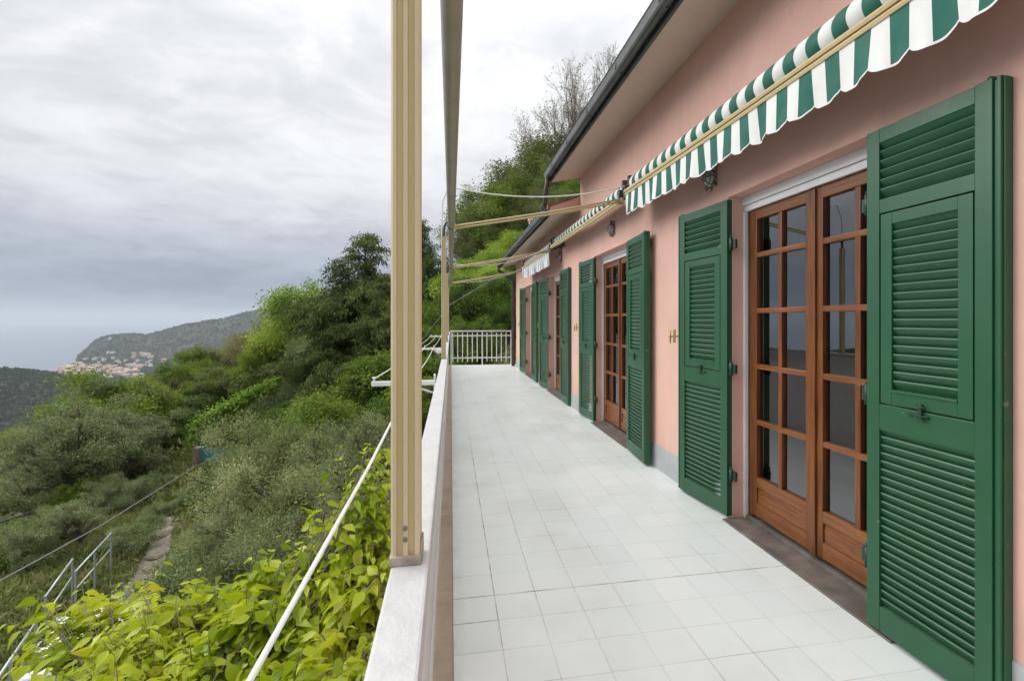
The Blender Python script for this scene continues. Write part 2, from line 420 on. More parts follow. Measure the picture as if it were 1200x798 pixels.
M['car_paint'] = mat_worn('white_car_paint', (0.60, 0.61, 0.62), 0.22, 0.02, 3, 0)
M['car_glass'] = mat_worn('car_glass', (0.13, 0.15, 0.17), 0.08, 0.05, 3, 0, spec=0.8)
M['tyre'] = mat_worn('tyre_rubber', (0.02, 0.02, 0.02), 0.85, 0.2, 20, 0.1)

def leaf_mat(name, cols, trans=0.35, rough=0.65, objvar=0.25, spec=0.12, k=1.6, nsc=1.3):
    cols = [tuple(min(.6, q * k) for q in c) for c in cols]
    m, t, b = new_mat(name)
    g = nd(t, 'ShaderNodeNewGeometry')
    rnd_ = nd(t, 'ShaderNodeMath', operation='MULTIPLY_ADD'); t.links.new(g.outputs['Random Per Island'], rnd_.inputs[0]); rnd_.inputs[1].default_value = .55
    shoot = nd(t, 'ShaderNodeMapRange'); t.links.new(noise(t, nsc, 3, .55), shoot.inputs[0]); shoot.inputs[1].default_value = .36; shoot.inputs[2].default_value = .64; shoot.inputs[4].default_value = .5
    t.links.new(shoot.outputs[0], rnd_.inputs[2])
    c = ramp(t, rnd_.outputs[0], [(i / max(1, len(cols) - 1), q) for i, q in enumerate(cols)])
    oi = nd(t, 'ShaderNodeObjectInfo')
    hv = ramp(t, oi.outputs['Random'], [(0, (1 - objvar, 1 - objvar * 0.8, 1 - objvar)), (0.5, (1, 1, 1)), (1, (1 + objvar, 1 + objvar * 0.7, 1 + objvar * 0.2))])
    c = mixc(t, 1.0, c, hv, 'MULTIPLY')
    t.links.new(c, b.inputs['Base Color']); b.inputs['Roughness'].default_value = rough; b.inputs['Specular IOR Level'].default_value = spec
    tl = nd(t, 'ShaderNodeBsdfTranslucent'); t.links.new(c, tl.inputs[0])
    ms = nd(t, 'ShaderNodeMixShader'); ms.inputs[0].default_value = trans
    t.links.new(b.outputs[0], ms.inputs[1]); t.links.new(tl.outputs[0], ms.inputs[2])
    t.links.new(ms.outputs[0], t.nodes['Material Output'].inputs[0])
    return m
LM = {
    'olive': leaf_mat('olive_leaf', [(0.052, 0.076, 0.024), (0.098, 0.128, 0.046), (0.158, 0.184, 0.080), (0.25, 0.262, 0.145)], 0.2, 0.5, 0.15),
    'dark': leaf_mat('dark_leaf', [(0.024, 0.050, 0.009), (0.046, 0.088, 0.014), (0.075, 0.125, 0.020), (0.115, 0.17, 0.034)], 0.3),
    'mid': leaf_mat('mid_leaf', [(0.046, 0.080, 0.011), (0.080, 0.128, 0.016), (0.125, 0.178, 0.024), (0.18, 0.235, 0.042)], 0.35),
    'bright': leaf_mat('bright_leaf', [(0.085, 0.14, 0.018), (0.145, 0.215, 0.026), (0.21, 0.285, 0.04), (0.30, 0.36, 0.075)], 0.4),
    'brown': leaf_mat('budding_leaf', [(0.070, 0.070, 0.030), (0.115, 0.112, 0.046), (0.165, 0.155, 0.066), (0.23, 0.20, 0.10)], 0.3),
    'grey': leaf_mat('grey_green_leaf', [(0.058, 0.074, 0.022), (0.098, 0.116, 0.034), (0.145, 0.160, 0.055), (0.20, 0.205, 0.09)], 0.25),
    'conifer': leaf_mat('cypress_leaf', [(0.024, 0.040, 0.011), (0.044, 0.068, 0.017), (0.075, 0.102, 0.026), (0.11, 0.135, 0.04)], 0.2),
    'rust': leaf_mat('sparse_rust_leaf', [(0.11, 0.070, 0.045), (0.16, 0.12, 0.08), (0.13, 0.13, 0.07)], 0.3),
    'hedge': leaf_mat('ivy_leaf', [(0.050, 0.10, 0.014), (0.085, 0.155, 0.020), (0.13, 0.215, 0.028), (0.19, 0.27, 0.05)], 0.3),
    'persimmon': leaf_mat('persimmon_leaf', [(0.10, 0.165, 0.006), (0.21, 0.285, 0.009), (0.33, 0.39, 0.012), (0.42, 0.48, 0.022), (0.40, 0.37, 0.03)], 0.5, 0.36, 0.0, 0.4, 1.22),
    'grass': leaf_mat('grass_blade', [(0.055, 0.080, 0.020), (0.090, 0.115, 0.030), (0.14, 0.155, 0.05), (0.18, 0.16, 0.08)], 0.3, objvar=0.0),
    'pink': leaf_mat('pink_blossom', [(0.30, 0.07, 0.11), (0.38, 0.14, 0.18), (0.12, 0.12, 0.05)], 0.3),
    'far': leaf_mat('far_canopy', [(0.018, 0.036, 0.018), (0.030, 0.054, 0.024), (0.046, 0.074, 0.032), (0.066, 0.088, 0.044)], 0.15, 0.8, 0.0, 0.1, 1.15),
}
# ------------------------------------------------------------------ ground, sea, far hills: one height function
SEA = -230.0
def sstep(a, b_, x):
    t = np.clip((x - a) / (b_ - a), 0, 1); return t * t * (3 - 2 * t)
XC_Y = [-60, 0, 20, 40, 77, 102, 150, 400]
XC_X = [-6.3, -7.3, -9.5, -13.5, -22, -27, -40, -120]
def vnoise(x, y, s, seed):
    r = np.random.RandomState(seed); o = 0
    for k in range(4):
        a = r.uniform(0, 6.28, 4); f = s * (1.9 ** k)
        o = o + (np.sin(x * f * math.cos(a[0]) + y * f * math.sin(a[0]) + a[1]) * np.sin(x * f * math.cos(a[2]) - y * f * math.sin(a[2]) + a[3])) / (1.7 ** k)
    return o
def height(x, y):
    x = np.asarray(x, float); y = np.asarray(y, float)
    t = x - np.interp(y, XC_Y, XC_X)
    t2 = t - 1.8 * np.tanh(t / 1.8)
    z = -5.0 + 0.45 * t2 + 0.34 * np.maximum(x - 1, 0)
    z = np.where(t < -60, z - 0.4 * (-60 - t), z)
    z = z - 0.35 * np.maximum(y - 112, 0)
    rr = np.hypot(x, y)
    z = z + vnoise(x, y, 0.25, 3) * 0.22 * sstep(5, 16, rr) + vnoise(x, y, 0.06, 4) * 0.9 * sstep(30, 70, rr)
    foot = sstep(17.5, 15.0, y) * sstep(10.5, 9.0, x)
    z = np.where(foot > 0, np.minimum(z, z * (1 - foot) + np.minimum(z, -2.8) * foot), z)
    # far country, described by bearing u and depth d from the terrace
    d = np.maximum(x * sn + y * cs, 1.0); u = (x * cs - y * sn) / d
    base = -213 + vnoise(x, y, 0.004, 8) * 6
    crest = np.interp(u, [-3.0, -1.6, -1.115, -1.023, -0.938, -0.885, -0.82, -0.6, 0], [-40, -80, -112, -122, -148, -172, -196, -214, -214])
    f1 = base + np.maximum(crest - base, 0) * np.exp(-((d - 1120) / 250.0) ** 2) + vnoise(x, y, 0.012, 5) * 5
    land = sstep(-0.03, 0.05, u - np.interp(d, [1500, 1900, 2100, 2600, 3100, 3400, 3900], [-1.6, -1.30, -1.03, -0.985, -0.962, -0.93, -0.55]))
    plain = np.where(d > 1500, SEA - 14 + land * 20, f1)
    f1 = f1 + (plain - f1) * sstep(1350, 1750, d)
    hc = np.interp(u, [-1.0, -0.962, -0.945, -0.917, -0.89, -0.861, -0.835, -0.815, -0.762, -0.727, -0.663, -0.578, -0.4, 0.5],
                   [-250, -236, -190, -124, -98, -86, -92, -102, -62, -28, -2, 58, 130, 150])
    rise = sstep(2350, 3100, d) * (1 - 0.9 * sstep(3150, 3950, d)) if True else 0
    f2 = f1 + np.maximum(hc - f1, 0) * rise + vnoise(x, y, 0.009, 6) * 7 * sstep(2350, 2700, d) * land
    f2 = np.where(d > 1500, f2 * land + (SEA - 14) * (1 - land), f2)
    far = np.where(d > 150, f2, -400.0)
    return np.maximum(z, far)
def hgt(x, y): return float(height(np.array([x]), np.array([y]))[0])

ang = np.concatenate([np.linspace(-178, -92, 26), np.linspace(-90, -52, 50), np.linspace(-51, 40, 190), np.linspace(42, 180, 34)])
rad = np.concatenate([[0.5], np.geomspace(1.5, 5200, 290)])
A, RR = np.meshgrid(np.radians(ang), rad)
X = RR * np.sin(A); Y = RR * np.cos(A); Z = height(X, Y)
na, nr = len(ang), len(rad)
vs = np.stack([X, Y, Z], -1).reshape(-1, 3)
ii, jj = np.meshgrid(np.arange(nr - 1), np.arange(na - 1), indexing='ij')
q = np.stack([ii * na + jj, ii * na + jj + 1, (ii + 1) * na + jj + 1, (ii + 1) * na + jj], -1).reshape(-1, 4)[:, ::-1]
m, t, b = new_mat('hillside_ground')
n = noise(t, 0.5, 8, 0.65); n2_ = noise(t, 0.05, 6, 0.6)
c1 = ramp(t, n, [(0.3, (0.030, 0.036, 0.014)), (0.48, (0.055, 0.068, 0.022)), (0.62, (0.085, 0.088, 0.036)), (0.78, (0.13, 0.105, 0.065))])
c2 = ramp(t, noise(t, 0.011, 9, 0.72), [(0.32, (0.022, 0.036, 0.018)), (0.48, (0.042, 0.056, 0.028)), (0.60, (0.078, 0.078, 0.048)), (0.75, (0.12, 0.105, 0.07))])
ge = nd(t, 'ShaderNodeNewGeometry'); ln = nd(t, 'ShaderNodeVectorMath', operation='LENGTH'); t.links.new(ge.outputs['Position'], ln.inputs[0])
mr = nd(t, 'ShaderNodeMapRange'); t.links.new(ln.outputs['Value'], mr.inputs[0]); mr.inputs[1].default_value = 120; mr.inputs[2].default_value = 320
t.links.new(mixc(t, mr.outputs[0], c1, c2), b.inputs['Base Color']); b.inputs['Roughness'].default_value = 0.95; b.inputs['Specular IOR Level'].default_value = 0.1
bump(t, b, n, 0.6, 0.15)
hill = link('hillside', np_mesh('hillside', vs, q, m, smooth=True)); tag(hill, kind='structure')

m, t, b = new_mat('sea_water')
b.inputs['Base Color'].default_value = (0.10, 0.135, 0.17, 1); b.inputs['Roughness'].default_value = 0.32
bump(t, b, noise(t, 0.02, 6, 0.6), 0.25, 3.0)
sea = MB(); Rs = 30000
sea.quad([(Rs * math.cos(2 * math.pi * k / 48), Rs * math.sin(2 * math.pi * k / 48), SEA) for k in range(48)])
tag(sea.build('sea', m), kind='structure')

# ------------------------------------------------------------------ haze: even, pale air over the whole scene
HZ = MB(); HZ.box(-34000, 34000, -34000, 34000, SEA - 20, 330)
m = bpy.data.materials.new('haze_air'); m.use_nodes = True; t = m.node_tree; t.nodes.clear()
o_ = nd(t, 'ShaderNodeOutputMaterial'); pv = nd(t, 'ShaderNodeVolumePrincipled')
pv.inputs['Color'].default_value = (0.78, 0.86, 0.98, 1); pv.inputs['Density'].default_value = 0.000085; pv.inputs['Anisotropy'].default_value = 0.0
t.links.new(pv.outputs[0], o_.inputs['Volume'])
hz = HZ.build('haze', m); tag(hz, kind='stuff')
# ------------------------------------------------------------------ terrace
WX = 1.85                                      # plane of the house front
tf = MB()
tf.box(0.0095, WX + 0.13, -4.0, 14.7, -0.012, 0.0)
tag(tf.build('terrace_floor', M['tile']), kind='structure')
sl = MB(); sl.box(-0.16, WX + 0.1, -4.0, 14.74, -0.26, -0.0135)
tag(sl.build('terrace_slab', M['slab']), kind='structure')
ch = MB()
random.seed(5)
y = -4.0
while y < 14.6:                                # concrete gully in cast lengths
    y2 = min(y + 0.9 + random.random() * 0.5, 14.7)
    ch.box(-0.125, 0.0075, y, y2 - 0.004, -0.013, -0.006 + random.uniform(-0.0015, 0.0015)); y = y2
tag(ch.build('gutter_channel', M['gutter_floor']), kind='structure')

# ------------------------------------------------------------------ house
house = empty('house', (WX, 4.0, 0))
tag(house, 'pink plastered house with green louvred shutters and wooden french doors along the terrace', 'house')
def hpart(mb, name, mats, parent=house):
    """link under the house keeping world coordinates"""
    o = mb.build(name, mats, parent)
    off = -Vector(house.location)
    if parent is not house: off = off * 0
    o.location = off
    return o
DOORS = [(1.72, 3.0), (4.84, 6.14), (7.96, 9.12), (10.84, 12.02)]
DZ = 2.18
Y0, Y1, YU = -4.0, 13.85, 6.81
w = MB()
ys = [Y0] + [v for d_ in DOORS for v in d_] + [Y1]
for i in range(0, len(ys), 2):
    w.quad([(WX, ys[i], -0.013), (WX, ys[i + 1], -0.013), (WX, ys[i + 1], DZ), (WX, ys[i], DZ)])
    w.quad([(WX + .3, ys[i], -0.013), (WX + .3, ys[i + 1], -0.013), (WX + .3, ys[i + 1], DZ), (WX + .3, ys[i], DZ)])
# upper band split so that the vertices meet
for xx in (WX, WX + .3):
    for i in range(len(ys) - 1):
        w.quad([(xx, ys[i], DZ), (xx, ys[i + 1], DZ), (xx, ys[i + 1], 2.99), (xx, ys[i], 2.99)])
w.quad([(WX, Y0, 2.99), (WX, YU, 2.99), (WX, YU, 3.46), (WX, Y0, 3.46)])
for a, b_ in DOORS:
    w.quad([(WX, a, -.013), (WX + .3, a, -.013), (WX + .3, a, DZ), (WX, a, DZ)])
    w.quad([(WX, b_, -.013), (WX + .3, b_, -.013), (WX + .3, b_, DZ), (WX, b_, DZ)])
    w.quad([(WX, a, DZ), (WX + .3, a, DZ), (WX + .3, b_, DZ), (WX, b_, DZ)])
XB = 8.2
w.quad([(WX, Y1, -3), (XB, Y1, -3), (XB, Y1, 3.0), (WX, Y1, 3.0)])
w.quad([(WX, YU, 2.9), (XB, YU, 2.9), (XB, YU, 4.6), (WX, YU, 3.46)])
w.quad([(XB, Y0, -3), (XB, Y1, -3), (XB, Y1, 3.4), (XB, Y0, 3.4)])
w.quad([(WX, Y0, -3), (XB, Y0, -3), (XB, Y0, 3.46), (WX, Y0, 3.46)])
# lower storey under the terrace
w.quad([(0.25, Y0, -5), (0.25, 14.4, -5), (0.25, 14.4, -0.26), (0.25, Y0, -0.26)])
w.quad([(0.25, 14.4, -5), (XB, 14.4, -5), (XB, 14.4, -0.26), (0.25, 14.4, -0.26)])
hpart(w, 'wall', M['pink'])
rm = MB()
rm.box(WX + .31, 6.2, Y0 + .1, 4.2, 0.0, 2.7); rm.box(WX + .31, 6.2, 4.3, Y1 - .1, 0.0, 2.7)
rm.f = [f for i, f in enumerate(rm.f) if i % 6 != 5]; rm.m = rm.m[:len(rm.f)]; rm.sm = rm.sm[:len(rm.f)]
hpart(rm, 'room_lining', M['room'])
# skirting band, stopped at the doors
for i in range(0, len(ys), 2):
    sk = MB(); sk.box(WX - .006, WX + .004, ys[i] + .004, ys[i + 1] - .004, -0.0, 0.215)
    hpart(sk, 'skirting', M['skirt'])
# roofs
ur = MB(); ur.prism([(1.412, 3.335), (1.85, 3.425), (5.0, 3.48), (8.3, 3.48), (8.3, 3.58), (5.0, 4.85), (1.412, 3.47)], 'y', Y0 - .3, YU + .06, 0)
hpart(ur, 'upper_roof', M['soffit'])
ut = MB(); ut.prism([(1.37, 3.475), (5.0, 4.855), (5.0, 4.93), (1.37, 3.53)], 'y', Y0 - .3, YU + .08)
hpart(ut, 'roof_tiles', M['roof'])
lr = MB(); lr.prism([(1.41, 2.87), (1.85, 2.985), (5.0, 3.0), (8.3, 3.0), (8.3, 3.1), (5.0, 4.0), (1.41, 2.97)], 'y', YU + .065, 14.15)
lro = hpart(lr, 'lower_roof', M['soffit'])
eb = MB(); eb.prism([(1.405, 2.86), (1.848, 2.93), (1.848, 3.14), (1.405, 2.975)], 'y', YU + .02, YU + .062)
hpart(eb, 'eave_end_board', M['pink'])
lt = MB(); lt.prism([(1.39, 2.975), (5.0, 4.005), (5.0, 4.07), (1.39, 3.03)], 'y', YU + .09, 14.18)
hpart(lt, 'roof_tiles', M['roof'])
cp = MB(); cp.box(1.87, 2.04, 11.5, 11.67, 3.05, 3.74); cp.box(1.85, 2.06, 11.48, 11.69, 3.741, 3.80)
cpo = hpart(cp, 'chimney', M['soffit'])
def gutter(x, z, y0, y1, k=.8):
    g = MB(); X0, Z0 = x, z
    # outer half round with rolled lip, hollow inside
    outer = [(x + .100, z + .0), (x + .100, z - .085)] + [(x + .05 + .05 * math.cos(a), z - .075 - .05 * math.sin(a)) for a in np.linspace(0.2, math.pi - .2, 7)] + [(x, z - .06), (x - .004, z + .002), (x - .012, z + .008), (x - .004, z + .014), (x + .006, z + .006)]
    inner = [(x + .008, z - .06)] + [(x + .05 + .043 * math.cos(a), z - .075 - .042 * math.sin(a)) for a in np.linspace(math.pi - .2, 0.2, 7)] + [(x + .094, z - .06), (x + .094, z)]
    g.prism(outer + inner, 'y', y0, y1)
    for yy in (y0 - .004, y1): g.prism([(x, z)] + outer[1:-3], 'y', yy, yy + .004)
    yy = y0 + .4
    while yy < y1:                              # bracket straps
        g.prism([(x - .004, z - .02), (x - .0075, z - .02), (x - .0075, z - .066), (x + .04, z - .135), (x + .06, z - .135), (x + .104, z - .09), (x + .1005, z - .088), (x + .058, z - .1315), (x + .042, z - .1315), (x - .004, z - .064)], 'y', yy, yy + .03); yy += 0.85
    g.v = [(X0 + (p[0] - X0) * k, p[1], Z0 + (p[2] - Z0) * k) for p in g.v]
    return g
hpart(gutter(1.318, 3.452, Y0 - .3, YU + .03), 'gutter', M['gutter'])
hpart(gutter(1.322, 2.972, YU + .03, 14.15), 'gutter', M['gutter'])
fa = MB(); fa.box(1.400, 1.4115, Y0 - .3, YU + .05, 3.318, 3.474); hpart(fa, 'fascia', M['fascia'])
fa = MB(); fa.box(1.403, 1.4095, YU + .07, 14.14, 2.852, 2.974); hpart(fa, 'fascia', M['fascia'])
dp = MB(); dp.tube([(1.355, 6.76, 3.40), (1.350, 6.76, 3.30), (1.335, 6.77, 3.2), (1.335, 6.80, 3.12), (1.335, 6.90, 3.0), (1.335, 6.92, 2.93)], .034, 12)
hpart(dp, 'downpipe', M['pipe'])
dp = MB(); dp.tube([(1.35, 14.02, 2.86), (1.36, 14.02, 2.78), (1.60, 13.98, 2.62), (1.76, 13.95, 2.5), (1.775, 13.94, 2.4), (1.775, 13.94, 0.02)], .05, 12)
for z in (0.5, 1.5, 2.3): dp.box(1.72, 1.86, 13.87, 14.0, z, z + .03)
hpart(dp, 'downpipe', M['pipe'])

# ---------------------------------------------------------------- french doors
def slab_leaf(mb, y0, y1, z0, z1, x0, x1): mb.box(x0, x1, y0, y1, z0, z1, bev=0.004)
def french_door(a, b_, label=None):
    """outer opening from y=a to y=b_; leaf faces sit 0.13 m inside the wall"""
    d = MB()                                   # fixed frame
    XF = WX + .125
    d.box(XF + .012, XF + .075, b_ - .066, b_ - .028, 0.035, DZ - .10, bev=.004); d.box(XF + .012, XF + .075, a + .028, a + .066, 0.035, DZ - .10, bev=.004)
    d.box(XF + .012, XF + .075, a + .066, b_ - .066, DZ - .108, DZ - .085, bev=.004)
    root = hpart(d, 'french_door', M['wood'])
    if label: root['label'] = label
    mid = (a + b_) / 2
    pos = [1.045 + .3655 * k for k in (-1, 0, 1, 2)]
    zt, zb = DZ - .110, 0.06
    for s_, (l0, l1) in ((1, (mid + .004, b_ - .069)), (-1, (a + .069, mid - .004))):
        lf = MB(); x0, x1 = XF, XF + .05
        st = .060
        slab = lambda y0, y1, z0, z1, e=0.0: lf.box(x0 + e, x1 - e, y0, y1, z0, z1, bev=0.004)
        slab(l0, l0 + st, zb, zt); slab(l1 - st, l1, zb, zt)
        rail = lambda y0, y1, z0, z1, e=0.0: lf.box(x0 + e, x1 - e, y0 - .003, y1 + .003, z0, z1, 1, bev=0.004)
        rail(l0 + st, l1 - st, zt - .06, zt, .001); rail(l0 + st, l1 - st, zb, zb + .09, .001)
        rail(l0 + st, l1 - st, .255, .318, .001)
        rail(l0 + st, l1 - st, zb + .088, zb + .168, .010); rail(l0 + st, l1 - st, zb + .166, .258, .0125)
        c_ = (l0 + l1) / 2
        for k in range(5):
            za = (.318 if k == 0 else pos[k - 1] + .016); zb_ = (zt - .06 if k == 4 else pos[k] - .016)
            lf.box(x0 + .004, x1 - .004, c_ - .017, c_ + .017, za - .001, zb_ + .001, bev=.005)
        for p in pos:
            for (q0, q1) in ((l0 + st, c_ ), (c_, l1 - st)): pass
            rail(l0 + st, l1 - st, p - .016, p + .016, .0025)
        leaf = lf.build('door_leaf', [M['wood'], M['wood_y']], root)
        gl_ = MB(); gl_.box(x0 + .024, x0 + .028, l0 + st - .004, l1 - st + .004, .312, zt - .055)
        gl_.build('glass', M['glass'], root)
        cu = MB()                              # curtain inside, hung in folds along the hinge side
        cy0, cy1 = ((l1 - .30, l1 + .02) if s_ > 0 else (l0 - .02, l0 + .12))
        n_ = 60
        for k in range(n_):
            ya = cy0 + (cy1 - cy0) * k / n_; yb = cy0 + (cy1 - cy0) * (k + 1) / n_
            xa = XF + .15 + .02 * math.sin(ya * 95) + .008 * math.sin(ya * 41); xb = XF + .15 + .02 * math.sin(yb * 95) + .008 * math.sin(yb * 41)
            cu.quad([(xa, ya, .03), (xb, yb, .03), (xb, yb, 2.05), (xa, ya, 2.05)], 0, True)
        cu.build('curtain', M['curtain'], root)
    ms_ = MB(); ms_.box(XF - .014, XF + .001, mid - .022, mid + .022, .06, zt, bev=.005); ms_.build('meeting_strip', M['wood'], root)
    bx = MB()                                  # white rolling blind: two box boards and side guides
    bx.box(XF - .022, XF + .085, a + .001, b_ - .001, DZ - .055, DZ - .001, bev=.003); bx.box(XF - .008, XF + .085, a + .001, b_ - .001, DZ - .097, DZ - .058, bev=.003)
    bx.build('blind_box', M['pvc'], root)
    for (g0, g1) in ((b_ - .026, b_ - .001), (a + .001, a + .026)):
        g = MB(); g.box(XF - .016, XF + .01, g0, g1, .012, DZ - .098, bev=.003); g.build('blind_guide', M['pvc'], root)
    kn = MB(); kn.lathe([(.010, 0), (.010, .02), (.022, .028), (.024, .036), (.016, .046), (.004, .048)], (XF - .001, mid - .05, 1.02), (-1, 0, 0), 14); 
    th = MB(); th.box(WX - .045, WX + .30, a + .004, b_ - .004, -.006, .011, bev=.004); th.box(XF - .012, XF + .09, a + .028, b_ - .028, .011, .034, bev=.003)
    th.build('threshold', M['slate'], root)
    bl = MB(); by = b_ - .46                   # hanging blind cord with its little pull
    bl.tube([(XF + .075, by, 1.98), (XF + .076, by + .002, 1.75), (XF + .075, by, 1.53)], .0022, 6); bl.lathe([(.002, 0), (.006, .012), (.009, .03), (.005, .04)], (XF + .075, by, 1.535), (0, 0, -1), 8)
    bl.build('blind_cord', M['black'], root)
    return root
for k, (a, b_) in enumerate(DOORS): french_door(a, b_)

# ---------------------------------------------------------------- shutters
SW, SZ0, SZ1, STH = 0.530, 0.022, 2.165, 0.042
def shutter_meshes(face):
    """local x from hinge to free edge, visible side towards y*face"""
    f = face
    Y = lambda a, b: (min(a * f, b * f), max(a * f, b * f))
    fr = MB()
    def bx(mb, x0, x1, ya, yb, z0, z1, bev=.0025):
        y0, y1 = Y(ya, yb); mb.box(x0, x1, y0, y1, z0, z1, bev=bev)
    e = .062                                   # stile width
    bx(fr, 0, e, -STH, 0, SZ0, SZ1); bx(fr, SW - .030 - e + .006, SW - .030, -STH, 0, SZ0, SZ1 + .004)
    xi0, xi1 = e, SW - .030 - e + .006
    bx(fr, xi0, xi1, -STH, -.0008, SZ0, .128); bx(fr, xi0, xi1, -STH, -.0008, .882, .992); bx(fr, xi0, xi1, -STH, -.0008, 1.803, 1.862); bx(fr, xi0, xi1, -STH, -.0008, 2.105, SZ1)
    # overlapping strip of the free edge, stepped back in two grooves
    bx(fr, SW - .0295, SW - .0195, -STH - .002, -.008, SZ0, SZ1 - .004); bx(fr, SW - .0200, SW - .006, -STH - .004, -.003, SZ0, SZ1 + .004, .004); bx(fr, SW - .0065, SW, -STH - .005, -.014, SZ0, SZ1 - .002)
    # small raised lug at the top corner
    y0, y1 = Y(-.03, -.006); fr.lathe([(.001, 0), (.010, .002), (.010, .020), (.001, .022)], (SW - .042, (-.006) * f, SZ1 + .006), (0, -f, 0), 12)
    def slats(mb, x0, x1, z0, z1, n, yc, tilt, wd):
        p = (z1 - z0) / n
        for k in range(n):
            zc_ = z0 + (k + .5) * p
            dy, dz = math.sin(tilt) * wd / 2, math.cos(tilt) * wd / 2
            th = .0042
            # board cross-section, leaning: its top edge towards the viewer
            ny, nz = math.cos(tilt) * th, -math.sin(tilt) * th
            prof = [(yc + dy + ny, zc_ + dz + nz), (yc + dy + ny * .2, zc_ + dz + .0035), (yc + dy - ny, zc_ + dz - nz), (yc - dy - ny, zc_ - dz - nz), (yc - dy + ny, zc_ - dz + nz)]
            prof = [(a * f, b) for a, b in prof]
            mb.prism(prof, 'x', x0, x1)
    lu = MB(); slats(lu, xi0 - .004, xi1 + .004, 1.862, 2.105, 6, -.022, R(33), .056)
    ll = MB(); slats(ll, xi0 - .004, xi1 + .004, .126, .884, 22, -.021, R(27), .046)
    fl = MB(); gx = .006
    f0, f1, g0, g1 = xi0 + gx, xi1 - gx, .998, 1.797
    bx(fl, f0, f0 + .052, -STH + .006, -.001, g0, g1); bx(fl, f1 - .052, f1, -STH + .006, -.001, g0, g1)
    bx(fl, f0 + .052, f1 - .052, -STH + .006, -.0015, g0, g0 + .060); bx(fl, f0 + .052, f1 - .052, -STH + .006, -.0015, g1 - .048, g1)
    slats(fl, f0 + .048, f1 - .048, g0 + .060, g1 - .048, 19, -.021, R(28), .047)
    fl.box(f0 + .052, f1 - .052, *Y(-.022, .003), g0 + .052, g0 + .062, bev=.002)
    la = MB()                                  # bolt and cranked catch under the flap
    cx0 = (xi0 + xi1) / 2
    la.tube([(cx0 - .055, .006 * f, .975), (cx0 + .03, .006 * f, .975)], .0045, 8); la.box(cx0 - .006, cx0 + .006, *Y(0, .012), .962, 1.022, bev=.002)
    la.tube([(cx0 - .014, .012 * f, 1.018), (cx0 + .022, .014 * f, 1.010)], .004, 8); la.tube([(cx0 + .022, .012 * f, .962), (cx0 - .01, .014 * f, .966), (cx0 - .02, .016 * f, .975)], .004, 8)
    his = []
    for z in (.30, 1.02, 1.86):
        hi = MB()
        hi.tube([(-.016, -.018 * f, z - .045), (-.016, -.018 * f, z + .045)], .011, 10); hi.lathe([(.003, 0), (.009, .006), (.006, .014), (.002, .016)], (-.016, -.018 * f, z + .045), (0, 0, 1), 8)
        hi.box(-.016, .02, *Y(-.026, -.043), z - .03, z + .03, bev=.002); hi.box(-.05, -.016, *Y(-.022, -.040), z - .03, z + .03, bev=.002)
        his.append(('hinge', hi.mesh('hinge', M['green_dark'])))
    return [('shutter', fr.mesh('shutter', M['green'])), ('upper_louvre', lu.mesh('upper_louvre', M['green'])), ('lower_louvre', ll.mesh('lower_louvre', M['green'])),
            ('flap', fl.mesh('flap', M['green'])), ('latch', la.mesh('latch', M['green_dark'])), *his]
S_FAR, S_NEAR = shutter_meshes(1), shutter_meshes(-1)
SHUT = [((1.838, 2.995), (1.772, 3.59), 1), ((1.800, 1.836), (1.802, 1.306), -1), ((1.842, 6.135), (1.800, 6.74), 1), ((1.795, 4.79), (1.755, 4.2), -1),
        ((1.838, 9.13), (1.765, 9.74), 1), ((1.800, 7.95), (1.800, 7.34), -1), ((1.838, 12.03), (1.775, 12.66), 1), ((1.805, 10.82), (1.795, 10.20), -1)]
for (hx, hy), (tx, ty), fc in SHUT:
    a = math.atan2(ty - hy, tx - hx)
    root = None
    for nm_, me in (S_FAR if fc > 0 else S_NEAR):
        if root is None:
            root = link(nm_, me, house); root.location = Vector((hx, hy, 0)) - Vector(house.location); root.rotation_euler = (0, 0, a); root.scale = (math.hypot(tx - hx, ty - hy) / SW, 1, 1)
        else: link(nm_, me, root)
# brass shutter holders
for y, z in ((3.72, 1.215), (6.86, 1.24), (9.88, 1.24), (12.80, 1.24)):
    h_ = MB(); h_.tube([(WX + .01, y, z), (WX - .075, y, z)], .006, 8); h_.tube([(WX - .075, y, z - .055), (WX - .078, y, z), (WX - .075, y, z + .05)], [.006, .0085, .006], 8)
    h_.box(WX - .055, WX - .047, y - .038, y - .006, z - .05, z + .06, bev=.002)
    hpart(h_, 'shutter_holder', M['brass'])
